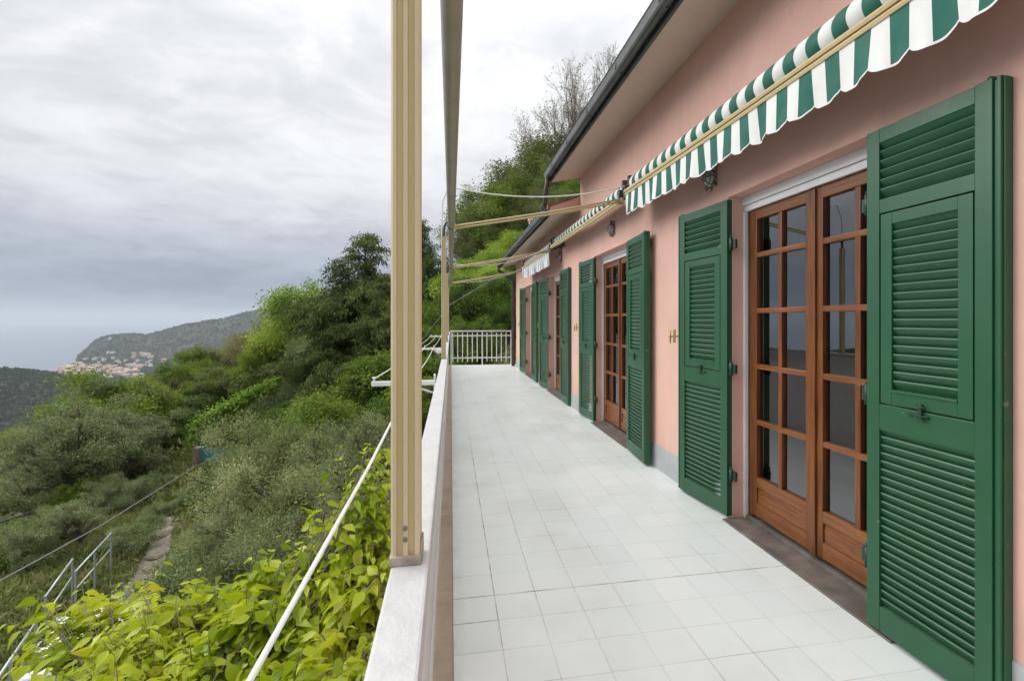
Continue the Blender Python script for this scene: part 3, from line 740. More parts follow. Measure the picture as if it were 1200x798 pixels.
# ------------------------------------------------------------------ awnings
def stripe_i(y, off=0.0): return int(math.floor((y - off) / 0.08)) % 2
def awning(y0, y1, label, valance=None, zb0=2.515, rr=.078, off=0.0, mats=None):
    aw = empty('awning', (WX, (y0 + y1) / 2, 2.6)); tag(aw, label, 'awning', 'rolled awnings on the house wall')
    L = -Vector(aw.location)
    xr, zr = WX - .125, zb0 + .125
    ro = MB(); n = 28
    cuts = sorted(set([y0 + .03, y1 - .03] + [off + .08 * k for k in range(int((y0 - off) / .08) - 2, int((y1 - off) / .08) + 3) if y0 + .03 < off + .08 * k < y1 - .03]))
    rnd = random.Random(int(y0 * 100))
    for i in range(len(cuts) - 1):
        a, b_ = cuts[i], cuts[i + 1]; m_ = stripe_i((a + b_) / 2, off)
        base = len(ro.v)
        for yy, r_ in ((a, rr - .0035), (a + .012, rr + .001), ((a + b_) / 2, rr + .0025), (b_ - .012, rr + .001), (b_, rr - .0035)):
            for k in range(n):
                t = 2 * math.pi * k / n
                ro.v.append((xr + r_ * math.cos(t), yy, zr - .004 * math.sin((yy - y0) / (y1 - y0) * math.pi) + r_ * math.sin(t)))
        for s_ in range(4):
            for k in range(n):
                k2 = (k + 1) % n
                ro.face([base + s_ * n + k, base + s_ * n + k2, base + (s_ + 1) * n + k2, base + (s_ + 1) * n + k], m_, True)
    for yy in (y0 + .026, y1 - .03): ro.lathe([(rr - .004, 0), (rr - .004, .004)], (xr, yy, zr), (0, 1, 0), n, 0)
    o = ro.build('roll', mats or [M['stripe_g'], M['stripe_w']], aw); o.location = L
    # fabric running from the roll down to the front bar
    xb = WX - .225
    sag = lambda y: .035 * ((y - y0) / (y1 - y0)) - .010 * math.sin((y - y0) / (y1 - y0) * math.pi)
    fa_ = MB()
    for i in range(len(cuts) - 1):
        a, b_ = cuts[i], cuts[i + 1]; m_ = stripe_i((a + b_) / 2, off)
        pa = [(xr - .01, zr - rr * .985), (xb + .018, zb0 + .018)]
        fa_.quad([(pa[0][0], a, pa[0][1]), (pa[0][0], b_, pa[0][1]), (pa[1][0], b_, pa[1][1] + sag(b_)), (pa[1][0], a, pa[1][1] + sag(a))], m_)
    o = fa_.build('fabric', mats or [M['stripe_g'], M['stripe_w']], aw); o.location = L
    fb = MB(); N = 14
    for i in range(N):
        a = y0 + (y1 - y0) * i / N; b_ = y0 + (y1 - y0) * (i + 1) / N
        for zz, th, xo in ((.014, .012, 0), (-.014, .012, .006)):
            za, zb = zb0 + sag(a) + zz, zb0 + sag(b_) + zz
            base = len(fb.v)
            for yy, zq in ((a, za), (b_, zb)):
                for (px, pz) in ((-.018 + xo, -th), (-.022 + xo, 0), (-.016 + xo, th), (.012, th), (.012, -th)): fb.v.append((xb + px, yy, zq + pz))
            for k in range(5): fb.face([base + k, base + (k + 1) % 5, base + 5 + (k + 1) % 5, base + 5 + k], 0)
            if i == 0: fb.face([base + k for k in range(5)])
            if i == N - 1: fb.face([base + 5 + k for k in range(5)])
    o = fb.build('front_bar', M['tan'], aw); o.location = L
    for yy in (y0, y1):
        b2 = MB(); b2.box(WX - .20, WX + .02, yy - .022, yy + .022, zr - .085, zr + .075, bev=.004); b2.box(WX - .24, WX - .19, yy - .02, yy + .02, zb0 - .03, zb0 + .065, bev=.004); b2.box(WX - .235, WX - .10, yy - .016, yy + .016, zb0 + .02, zr - .02, bev=.004)
        o = b2.build('bracket', M['black'] if valance else M['gutter'], aw); o.location = L
    if valance:
        va = MB(); dl = valance; st = .01
        nC = int(round((y1 - y0 - .02) / st)); rows = [0, .35, .7, .955, 1.0]
        idx = {}
        rv = random.Random(7)
        for i in range(nC + 1):
            yy = y0 + .01 + i * st
            ph = ((yy - off) % .16) / .16
            sc_ = abs(math.sin(math.pi * ph)) ** .6
            ln_ = dl - .028 + .028 * sc_
            for j, r_ in enumerate(rows):
                fold = (.012 * math.sin(yy * 12.5) + .007 * math.sin(yy * 31 + 1) + .004 * math.sin(yy * 77)) * (r_ ** 1.1)
                idx[i, j] = len(va.v)
                va.v.append((xb - .006 - fold - .02 * r_ * 0, yy + .004 * math.sin(yy * 23) * r_, zb0 + sag(yy) - .026 - ln_ * r_))
        for i in range(nC):
            yc_ = y0 + .01 + (i + .5) * st
            for j in range(len(rows) - 1):
                m_ = 1 if (j == len(rows) - 2 or i < 2) else stripe_i(yc_, off)
                va.face([idx[i, j], idx[i + 1, j], idx[i + 1, j + 1], idx[i, j + 1]], m_, True)
        o = va.build('valance', mats or [M['stripe_g'], M['stripe_w']], aw); o.location = L
    return aw
awning(0.95, 4.36, 'green and white striped awning rolled up above the nearest door, scalloped valance hanging', .195, off=.03)
awning(4.52, 7.82, 'thin rolled striped awning without a valance, above the middle door', None, rr=.062)
awning(7.98, 11.12, 'faded grey-white awning with a limp valance at the far end of the wall', .235, rr=.06, mats=[M['valance_old_g'], M['stripe_w']])

# ------------------------------------------------------------------ frame that carries the awnings
fr = empty('pergola', (0, 4.45, 1.0)); tag(fr, 'cream aluminium posts and long tube overhead that guide the awnings', 'pergola')
FL = -Vector(fr.location)
def fpart(mb, name, mats, parent=fr):
    o = mb.build(name, mats, parent); o.location = FL if parent is fr else (0, 0, 0); return o
PX = -.064
def post_profile(cx, cy, w=.0205):
    g, dpt = .0045, .0045
    pts = []
    # one side with two vertical grooves, turned four times
    side = [(-w, -w + .003), (-w + .003, -w), (-.0125 - .0005, -w), (-.0115, -w + dpt), (-.0040, -w + dpt), (-.0030, -w), (.0030, -w), (.0040, -w + dpt), (.0115, -w + dpt), (.0130, -w), (w - .003, -w)]
    for k in range(4):
        a = k * math.pi / 2
        for (x, y) in side: pts.append((cx + x * math.cos(a) - y * math.sin(a), cy + x * math.sin(a) + y * math.cos(a)))
    return pts
for y in (0.735, 4.45, 7.9, 11.2):
    p = MB(); p.prism(post_profile(PX, y), 'z', 1.012, 2.10); p.m = [1 if (i < 44 and i % 11 in (3, 7)) else 0 for i in range(len(p.m))]
    po = fpart(p, 'post', [M['tan_pale'], M['tan']])
    s_ = MB()
    for z in (1.037, 1.053): s_.lathe([(.0035, 0), (.0035, .0015), (.0028, .003), (.0010, .0032)], (PX - .0005, y - .0205, z), (0, -1, 0), 10)
    fpart(s_, 'screws', M['lead'], po)
    b2 = MB(); b2.box(PX - .0225, PX + .0225, y - .024, y + .0225, 1.0, 1.0135, bev=.002); b2.box(PX + .0208, PX + .0235, y - .018, y + .018, 1.004, 1.03, bev=.001)
    fpart(b2, 'post_foot', M['rust'], po)
    hk = MB(); hk.tube([(PX, y, 2.095), (PX, y, 2.13), (PX + .004, y, 2.19), (PX + .02, y, 2.225), (PX + .045, y, 2.235), (PX + .066, y, 2.225)], .012, 10)
    hk.lathe([(.034, -.012), (.037, -.012), (.037, .012), (.034, .012)], (.002, y, 2.201), (0, 1, 0), 20)
    fpart(hk, 'hook', M['gutter'])
bt = MB(); bt.lathe([(.0308, -3.0), (.0308, 0.9), (.0322, .905), (.0322, .98), (.0308, .985), (.0308, 4.0), (.0322, 4.005), (.0322, 4.08), (.0308, 4.085), (.0308, 11.45)], (.002, 0, 2.201), (0, 1, 0), 24)
fpart(bt, 'tube', M['tan_grey'])
for y in (4.44, 7.9, 11.2):
    g = MB()
    for dz, dy in ((.012, -.006), (-.012, .006)):
        g.tube([(WX - .225, y, 2.50 + dz), (0.9, y, 2.346 + dz), (0.025, y, 2.185 + dz)], .0095, 8)
    g.box(.02, .05, y - .017, y + .017, 2.165, 2.21, bev=.003); g.box(WX - .245, WX - .215, y - .017, y + .017, 2.478, 2.522, bev=.003)
    fpart(g, 'guide_rail', M['tan'])
def cord(pts, r, name, label, mat, cat='cord', n=14, sag=0.0, group=None):
    P = []
    for i in range(len(pts) - 1):
        a, b_ = Vector(pts[i]), Vector(pts[i + 1])
        for k in range(n + (1 if i == len(pts) - 2 else 0)):
            t = k / n; p = a.lerp(b_, t); p.z -= sag * 4 * t * (1 - t) * (1 if i == 0 else 0); P.append(tuple(p))
    c = MB(); c.tube(P, r, 6)
    return tag(c.build(name, mat), label, cat, group)
cord([(WX - .12, 4.40, 2.655), (-.02, 4.47, 2.56), (-.075, 4.47, 2.42), (-.083, 4.46, 2.08)], .0065, 'cord', 'white awning cord sagging from the nearest awning to the second post', M['white_rope'], sag=.11)
cord([(WX - .12, 7.86, 2.62), (-.02, 7.93, 2.26)], .006, 'cord', 'white awning cord under the second guide rail', M['white_rope'], sag=.16)
cord([(WX - .12, 11.16, 2.58), (-.02, 11.23, 2.21)], .006, 'cord', 'white awning cord under the farthest guide rail', M['white_rope'], sag=.12)

# ------------------------------------------------------------------ railings
ra = empty('terrace_railing', (-.06, 5, 0)); tag(ra, 'long white painted railing with flat handrail along the open terrace side', 'railing')
RL = -Vector(ra.location)
def rpart(mb, name, mats, root=ra, off=None):
    o = mb.build(name, mats, root); o.location = -Vector(root.location); return o
r = MB(); r.box(-.0843, -.0313, -3.9, 14.66, .958, 1.0, bev=.004); rpart(r, 'handrail', M['white'])
r = MB(); r.box(-.084, -.074, -3.9, 14.62, .10, .957); rpart(r, 'panel', M['white_bar'])
r = MB(); r.box(-.112, -.066, -3.9, 14.62, .022, .052, bev=.003); r.box(-.088, -.068, -3.9, 14.62, .053, .10, bev=.003); rpart(r, 'bottom_rail', M['white_bar'])
for y in (-3.0, -1.2, .735, 2.6, 4.45, 6.2, 7.9, 9.6, 11.2, 13.0, 14.6):
    r = MB(); r.box(-.094, -.0845, y - .016, y + .016, -.006, .956); rpart(r, 'upright', M['white'])
er = empty('end_railing', (.9, 14.64, 0)); tag(er, 'white picket railing closing the far end of the terrace', 'railing')
r = MB(); r.box(-.025, 1.84, 14.615, 14.665, 1.0, 1.035, bev=.004); rpart(r, 'handrail', M['white_bar'], er)
for z in (.20, .86):
    r = MB(); r.box(-.02, 1.84, 14.640, 14.655, z, z + .035, bev=.003); rpart(r, 'rail', M['white_bar'], er)
for k in range(13):
    x = .05 + k * .145
    r = MB(); r.prism([(x - .0135, .10), (x + .0135, .10), (x + .0135, .955), (x, .985), (x - .0135, .955)], 'y', 14.622, 14.638); rpart(r, 'baluster', M['white_bar'], er)
for x in (.005, .93, 1.80):
    r = MB(); r.box(x - .016, x + .016, 14.656, 14.688, -.012, 1.0, bev=.002); rpart(r, 'upright', M['white_bar'], er)

# clothes-drying brackets and lines outside the railing
for y, lab in ((3.66, 'white drying-line bracket nearest the camera, sticking out past the railing'), (7.95, 'white drying-line bracket halfway along the railing'), (13.9, 'white drying-line bracket near the far corner of the terrace')):
    br_ = MB()
    br_.box(-.565, -.1125, y - .018, y + .018, .872, .905, bev=.003); br_.box(-.125, -.1125, y - .03, y + .03, .80, .95, bev=.003)
    br_.tube([(-.118, y, .81), (-.30, y, .872)], .008, 8)
    for x in (-.548, -.41, -.27): br_.tube([(x, y, .905), (x, y, .932)], .007, 8); br_.lathe([(.012, 0), (.012, .012)], (x, y, .925), (0, 0, 1), 10)
    if y > 5: br_.lathe([(.02, -.03), (.045, -.02), (.05, .0), (.045, .02), (.02, .03)], (-.20, y, .85), (0, 1, 0), 14)
    tag(br_.build('drying_line_bracket', M['white_bar']), lab, 'bracket', 'drying-line brackets')
cord([(-.27, 3.66, .92), (-.258, 1.6, .882), (-.258, -.6, .878)], .0052, 'clothes_line', 'thick white clothes line crossing the foreground beside the railing', M['white_rope'], 'clothes line')
for x, lab in ((-.27, 'inner clothes line strung between the white brackets beyond the first post'), (-.41, 'middle clothes line strung between the white brackets'), (-.548, 'outer clothes line strung between the white brackets')):
    c = MB(); P = []
    for a, b_ in ((3.66, 7.95), (7.95, 13.9)):
        for k in range(13): t = k / 12; P.append((x, a + (b_ - a) * t, .925 - .14 * t * (1 - t)))
    c.tube(P, .0045, 6); tag(c.build('clothes_line', M['white_rope']), lab, 'clothes line')

# ------------------------------------------------------------------ wall lamps shaped like turtles
def turtle_lamp(y, z, label):
    o = empty('wall_lamp', (WX, y, z)); tag(o, label, 'wall lamp', 'turtle-shaped wall lamps')
    s_ = MB()
    s_.lathe([(.078, -.004), (.080, .006), (.074, .018), (.066, .022)], (0, 0, 0), (-1, 0, 0), 24)
    for k in range(4):                          # feet
        a = R(45 + 90 * k); d = Vector((0, math.cos(a), math.sin(a)))
        s_.tube([Vector((-.012, 0, 0)) + d * .068, Vector((-.020, 0, 0)) + d * .098, Vector((-.012, 0, 0)) + d * .118], [.016, .017, .007], 8)
    s_.tube([(-.018, 0, .07), (-.034, 0, .10), (-.04, 0, .118)], [.018, .021, .010], 10); s_.tube([(-.012, 0, -.07), (-.010, 0, -.10), (-.006, 0, -.112)], [.011, .007, .003], 8)
    s_.build('body', M['lead'], o)
    g = MB(); g.lathe([(.066, .020), (.064, .036), (.055, .055), (.038, .070), (.018, .077), (.002, .079)], (0, 0, 0), (-1, 0, 0), 24); g.build('glass', M['frost'], o)
    c = MB()
    for k in range(6):
        a = math.pi * k / 3
        c.tube([(-(.020 + .0), .068 * math.cos(a), .068 * math.sin(a)), (-.040, .066 * math.cos(a), .066 * math.sin(a)), (-.060, .054 * math.cos(a), .054 * math.sin(a)), (-.078, .028 * math.cos(a), .028 * math.sin(a))], .005, 6)
    c.tube([(-.078, .028 * math.cos(t), .028 * math.sin(t)) for t in np.linspace(0, 2 * math.pi, 13)], .005, 6)
    c.tube([(-.052, .060 * math.cos(t), .060 * math.sin(t)) for t in np.linspace(0, 2 * math.pi, 25)], .005, 6)
    c.build('cage', M['lead'], o); o.scale = (.86,) * 3
turtle_lamp(3.20, 2.365, 'lead-grey turtle-shaped wall lamp half hidden under the nearest awning valance')
turtle_lamp(5.36, 2.40, 'lead-grey turtle-shaped wall lamp on open pink wall beside the middle door')
turtle_lamp(8.05, 2.42, 'lead-grey turtle-shaped wall lamp by the faded far awning')

# ------------------------------------------------------------------ cables in the air
cord([(1.80, 13.90, 2.90), (-.01, 15.25, 1.83), (-.87, 16.42, .79), (-2.45, 18.74, -.71), (-5, 22.5, hgt(-5, 22.5) + .3)], .012, 'cable', 'thin grey cable running down from the far house corner past the end railing', M['wire'], 'cable')
cord([(-4.5, 3.0, -1.9), (-6.42, 8.29, -2.42), (-7.09, 11.46, -2.88), (-8.34, 17.79, -3.5), (-8.97, 21.97, -4.05)], .012, 'cable', 'long thin pale cable crossing the left hillside above the garden', M['wire'], 'cable', n=6)
cord([(-12.84, 12.0, -3.9), (-12.84, 16.57, -4.5), (-15.21, 25.14, -6.2), (-17, 32, hgt(-17, 32) + 2.0)], .028, 'cable', 'thick dark cable sloping through the olive trees at left', M['wire_dark'], 'cable', n=6)
cord([(-13.5, 14.0, -2.6), (-15.5, 21, -3.2), (-17.5, 31, hgt(-17.5, 31) + 4.2)], .026, 'cable', 'upper thick dark cable through the olive trees at left', M['wire_dark'], 'cable', n=6)
# ------------------------------------------------------------------ garden: path, railing, car, cover
def cdepth(px, py, d):
    u = (px - 632) / FPX
    return Vector((d * (u * cs + sn), d * (cs - u * sn), H_CAM + (375 - py) / FPX * d))
random.seed(11)
# pale earth lane with stones
NL = 30
lane = MB(); rows_ = []
for i in range(NL + 1):
    t = i / NL
    y = -6 + 23 * t; xm = np.interp(y, [-6, 4, 10, 15, 18, 21, 26], [-5.0, -5.6, -6.2, -7.9, -9.3, -10.5, -12.5]); wd = np.interp(y, [-6, 10, 13, 20, 26], [1.5, 1.2, .42, .26, .3])
    rows_.append([len(lane.v) + k for k in range(7)])
    for k in range(7):
        x = xm + wd * (k / 3 - 1); lane.v.append((x, y, hgt(x, y) + .05 + .03 * math.sin(3 * x + 2 * y)))
for i in range(NL):
    for k in range(6): lane.face([rows_[i][k], rows_[i][k + 1], rows_[i + 1][k + 1], rows_[i + 1][k]], 0, True)
tag(lane.build('garden_path', M['stone']), kind='structure')
def stone_mesh(seed):
    r_ = random.Random(seed); bm = bmesh.new(); bmesh.ops.create_icosphere(bm, subdivisions=2, radius=1)
    for v in bm.verts:
        k = 1 + .28 * math.sin(v.co.x * 2.3 + seed) * math.sin(v.co.y * 2.9 + seed * 2) + r_.uniform(-.07, .07); v.co = Vector((v.co.x * k, v.co.y * k * .8, v.co.z * k * .42))
    me = bpy.data.meshes.new('stone'); bm.to_mesh(me); bm.free(); me.materials.append(M['stone']); return me
st_m = [stone_mesh(k) for k in range(4)]
for k, (px, py, s_) in enumerate(((192, 628, .42), (196, 600, .36), (186, 648, .34), (203, 612, .28), (188, 586, .3), (178, 662, .26))):
    d = FPX * 6.25 / (py - 375); p = cdepth(px, py, d)
    o = link('step_stone', st_m[k % 4], None, (p.x, p.y, hgt(p.x, p.y) + .12 * s_)); o.scale = (s_,) * 3; o.rotation_euler = (0, 0, k * 1.1)
    tag(o, 'pale flat boulder set as a step in the garden path below the olive trees', 'stone', 'boulders along the garden path')

def fence_run(pts, label, low):
    o = empty('garden_railing', pts[0]); tag(o, label, 'railing', 'galvanised railings edging the garden lane')
    off = -Vector(pts[0])
    top = MB(); top.tube(pts, .02, 8); a = top.build('top_rail', M['steel'], o); a.location = off
    mid = MB(); mid.tube([(x, y, z - .38) for x, y, z in pts], .016, 8); a = mid.build('middle_rail', M['steel'], o); a.location = off
    for (x, y, z) in low:
        s_ = MB(); s_.box(x - .018, x + .018, y - .018, y + .018, hgt(x, y) - .1, z + .02, bev=.004); a = s_.build('post', M['steel'], o); a.location = off
def lerp3(a, b_, t): return tuple(a[i] + (b_[i] - a[i]) * t for i in range(3))
A1, A2 = (-6.45, 8.0, -4.0), (-7.233, 10.031, -4.0)
fence_run([A1, A2], 'galvanised tube railing nearest, beside the parked white car', [A1, lerp3(A1, A2, .5), A2])
B1, B2 = (-7.70, 10.9, -3.98), (-8.251, 12.4, -3.95)
fence_run([B1, B2], 'short galvanised tube railing just beyond the parked white car', [B1, B2])
C1, C2 = (-7.86, 11.9, -4.0), (-8.389, 13.866, -4.0)
fence_run([C1, C2], 'farthest galvanised tube railing by the pale shrub', [C1, lerp3(C1, C2, .5), C2])

# small white hatchback seen between the leaves, nose towards the far end
car = empty('parked_car', (-5.42, 8.83, -4.72))
car.rotation_euler = (0, 0, R(20)); tag(car, 'white parked hatchback mostly hidden behind the yellow-green leaves', 'car')
def ring(y, w0, zb, w1, zm, w2, zt):
    return [(-w0, y, zb), (-w1, y, (zb + zm) / 2), (-w1, y, zm), (-w2, y, zt), (w2, y, zt), (w1, y, zm), (w1, y, (zb + zm) / 2), (w0, y, zb)]
body_rings = [ring(-1.95, .62, .32, .70, .55, .60, .78), ring(-1.85, .74, .22, .80, .70, .72, .92), ring(-1.2, .80, .18, .84, .78, .80, .95), ring(0, .82, .18, .85, .80, .82, .96), ring(.75, .82, .18, .85, .78, .80, .95),
              ring(1.3, .80, .18, .83, .70, .76, .86), ring(1.75, .74, .20, .78, .60, .66, .74), ring(1.93, .60, .30, .66, .48, .55, .62)]
cb = MB()
for i, rg in enumerate(body_rings): cb.v += rg
for i in range(len(body_rings) - 1):
    for k in range(8):
        k2 = (k + 1) % 8; cb.face([i * 8 + k, i * 8 + k2, (i + 1) * 8 + k2, (i + 1) * 8 + k], 0, True)
cb.face(list(range(8))); cb.face([len(cb.v) - 8 + k for k in range(8)])
cb.build('body', M['car_paint'], car)
cab = [[(-.72, y0_, .93), (.72, y0_, .93), (.60, y1_, z_), (-.60, y1_, z_)] for y0_, y1_, z_ in ((-1.80, -1.35, 1.42), (.85, .20, 1.44))]
gh_ = MB(); gh_.v += [(-.74, -1.80, .92), (.74, -1.80, .92), (.74, .95, .92), (-.74, .95, .92), (-.58, -1.42, 1.40), (.58, -1.42, 1.40), (.58, .15, 1.42), (-.58, .15, 1.42)]
for q_ in ((0, 1, 5, 4), (1, 2, 6, 5), (2, 3, 7, 6), (3, 0, 4, 7)): gh_.face(list(q_))
gh_.build('windows', M['car_glass'], car)
rf = MB(); rf.v += [(-.60, -1.46, 1.405), (.60, -1.46, 1.405), (.60, .20, 1.425), (-.60, .20, 1.425), (-.52, -1.35, 1.46), (.52, -1.35, 1.46), (.52, .05, 1.48), (-.52, .05, 1.48)]
for q_ in ((0, 1, 5, 4), (1, 2, 6, 5), (2, 3, 7, 6), (3, 0, 4, 7), (4, 5, 6, 7), (0, 3, 2, 1)): rf.face(list(q_), 0, True)
for sx in (-1, 1):
    rf.tube([(sx * .745, .98, .92), (sx * .588, .15, 1.42)], .035, 6); rf.tube([(sx * .745, -1.82, .92), (sx * .588, -1.43, 1.40)], .045, 6); rf.tube([(sx * .755, -.45, .92), (sx * .595, -.5, 1.42)], .035, 6)
rf.build('roof', M['car_paint'], car)
for sx in (-1, 1):
    mi = MB(); mi.lathe([(.02, 0), (.07, .02), (.085, .07), (.06, .11), (.01, .12)], (sx * .80, .62, 1.0), (sx, 0, 0), 12); mi.build('wing_mirror', M['black'], car)
    hl = MB(); hl.lathe([(.01, 0), (.10, .01), (.10, .03), (.05, .05)], (sx * .50, 1.80, .62), (0, 1, .3), 14); hl.build('headlight', M['frost'], car)
    for yy in (-1.22, 1.22):
        wh = MB(); wh.lathe([(.10, 0), (.28, 0), (.30, .03), (.30, .15), (.28, .18), (.10, .18)], (sx * .70, yy, .30), (sx, 0, 0), 24); wo = wh.build('wheel', M['tyre'], car)
        ri = MB(); ri.lathe([(.03, .165), (.06, .185), (.18, .178), (.19, .184), (.19, .17)], (sx * .70, yy, .30), (sx, 0, 0), 20); ri.build('rim', M['steel'], wo)

# turquoise covered pool wall behind the olives
pc = MB(); p0, p1 = cdepth(236, 562, 20), cdepth(395, 562, 18.5)
zg = hgt(p0.x, p0.y)
dirp = (p1 - p0); dirp.z = 0; Lp = dirp.length; dirp.normalize(); nrm = Vector((-dirp.y, dirp.x, 0))
Mx = Matrix(((dirp.x, nrm.x, 0, p0.x), (dirp.y, nrm.y, 0, p0.y), (0, 0, 1, min(p0.z, p1.z) - .4), (0, 0, 0, 1)))
n = 40
for i in range(n):
    for j in range(5):
        f_ = lambda a, c_: tuple(Mx @ Vector((a, .06 * math.sin(a * 5) + .03 * math.sin(a * 13), c_)))
        a0, a1 = Lp * i / n, Lp * (i + 1) / n; z0, z1 = 1.75 * j / 5, 1.75 * (j + 1) / 5
        pc.quad([f_(a0, z0), f_(a1, z0), f_(a1, z1), f_(a0, z1)], 0, True)
pc.box(0, Lp, .08, .16, 0, 1.68, M=Mx)
tag(pc.build('pool_screen', M['blue_tarp']), 'turquoise sheet screen showing behind the big olive shrub', 'screen')
sp = MB(); sp.box(-.26, -.02, -.15, .15, -.6, 1.74, M=Mx); tag(sp.build('stone_pillar', M['stone']), 'pale stone pillar at the left end of the turquoise screen', 'pillar')

# ------------------------------------------------------------------ plants
def unit(v): return v / np.maximum(np.linalg.norm(v, axis=-1, keepdims=True), 1e-6)
def kites(C, D, L, W, rs):
    """diamond leaf faces: centre, long direction, length, width"""
    n = len(C); S = unit(np.cross(D, unit(rs.normal(size=(n, 3)))))
    L = np.broadcast_to(np.asarray(L), (n,))[:, None]; W = np.broadcast_to(np.asarray(W), (n,))[:, None]
    v = np.stack([C - D * L / 2, C + S * W / 2 - D * L * .08, C + D * L / 2, C - S * W / 2 - D * L * .08], 1).reshape(-1, 3)
    return v, np.arange(n * 4).reshape(-1, 4)
def tube_np(parts, n=5):
    V, F = [], []; b = 0
    for pts, rad in parts:
        pts = np.asarray(pts, float); k = len(pts)
        d = np.gradient(pts, axis=0); d = unit(d)
        ref = np.array([.3, .9, .1]) if abs(d[0][2]) > .8 else np.array([0, 0, 1.0])
        a = unit(np.cross(d, ref)); c = np.cross(d, a)
        t = np.linspace(0, 2 * np.pi, n, endpoint=False)
        rg = pts[:, None, :] + (a[:, None, :] * np.cos(t)[None, :, None] + c[:, None, :] * np.sin(t)[None, :, None]) * np.asarray(rad)[:, None, None]
        V.append(rg.reshape(-1, 3))
        i, j = np.meshgrid(np.arange(k - 1), np.arange(n), indexing='ij'); j2 = (j + 1) % n
        F.append((np.stack([i * n + j, i * n + j2, (i + 1) * n + j2, (i + 1) * n + j], -1).reshape(-1, 4)) + b); b += k * n
    return np.concatenate(V), np.concatenate(F)
def gen_tree(seed, h=6, cr=2.4, c0=.25, nc=26, clr=.8, nl=14000, L=.1, W=.045, droop=.2, tr=.11, mat='mid', flat=.75, outer=.45, stem=True, bark='bark', wob=.3, twigs=5, topheavy=0.0):
    """unit tree of height h: trunk with limbs, crown of leaf faces gathered in clumps of different size"""
    rs = np.random.RandomState(seed)
    dirs = unit(rs.normal(size=(nc, 3))); rad_ = rs.uniform(0, 1, nc) ** outer * .82
    zc0, zr_ = h * (1 + c0) / 2, h * (1 - c0) / 2
    C = dirs * rad_[:, None] * np.array([cr, cr, zr_]) + np.array([0, 0, zc0])
    k_ = 1 - topheavy * np.clip((C[:, 2] - zc0) / zr_, -1, 1); C[:, :2] *= k_[:, None]
    C[:, :2] += rs.normal(size=(nc, 2)) * cr * .10
    cl = clr * rs.uniform(.55, 1.35, nc)
    top = np.argmax(C[:, 2])
    parts = []; tips = []
    nt_ = 7; tz = np.linspace(0, h * (.55 + .35 * c0), nt_)
    tp = np.stack([np.cumsum(rs.normal(size=nt_) * wob * h / 40), np.cumsum(rs.normal(size=nt_) * wob * h / 40), tz], 1); tp[0, :2] = 0
    parts.append((tp, np.linspace(tr, tr * .45, nt_)))
    for k in range(nc):
        f = np.clip((C[k, 2] / h - .12) * .8 + rs.uniform(-.1, .05), c0 * .5, 1.0); i = f * (nt_ - 1) * .98; i0 = int(i)
        s_ = tp[i0] + (tp[min(i0 + 1, nt_ - 1)] - tp[i0]) * (i - i0)
        mid = (s_ + C[k]) / 2 + rs.normal(size=3) * .07 * cr; q1 = s_ * .3 + mid * .7 + rs.normal(size=3) * .02
        r0 = tr * .36 * rs.uniform(.6, 1.1)
        parts.append((np.array([s_, q1, mid * .45 + C[k] * .55, C[k]]), np.array([r0, r0 * .7, r0 * .45, r0 * .18])))
        for _ in range(twigs):
            e = C[k] + unit(rs.normal(size=3)) * cl[k] * rs.uniform(.6, 1.05) * np.array([1, 1, flat])
            parts.append((np.array([C[k] * .7 + mid * .3, (C[k] + e) / 2 + rs.normal(size=3) * .05, e]), np.array([r0 * .3, r0 * .18, r0 * .05 + .001])))
    wgt = cl ** 2; wgt /= wgt.sum(); ci = rs.choice(nc, nl, p=wgt)
    off = unit(rs.normal(size=(nl, 3))) * (rs.uniform(0, 1, (nl, 1)) ** .45) * rs.normal(1, .16, (nl, 1)) * cl[ci][:, None] * np.array([1, 1, flat])
    P = C[ci] + off; P[:, 2] = np.maximum(P[:, 2], .03 * h)
    D = unit(unit(off) * .7 + unit(rs.normal(size=(nl, 3))) * .75 + np.array([0, 0, -droop]))
    s2 = rs.uniform(.6, 1.3, nl)
    v, f = kites(P, D, L * s2, W * s2, rs)
    crown = np_mesh('crown', v, f, LM[mat])
    tv, tf_ = tube_np(parts); trunk = np_mesh('trunk', tv, tf_, M[bark], smooth=True)
    return dict(h=h, crown=crown, trunk=trunk, cr=cr)
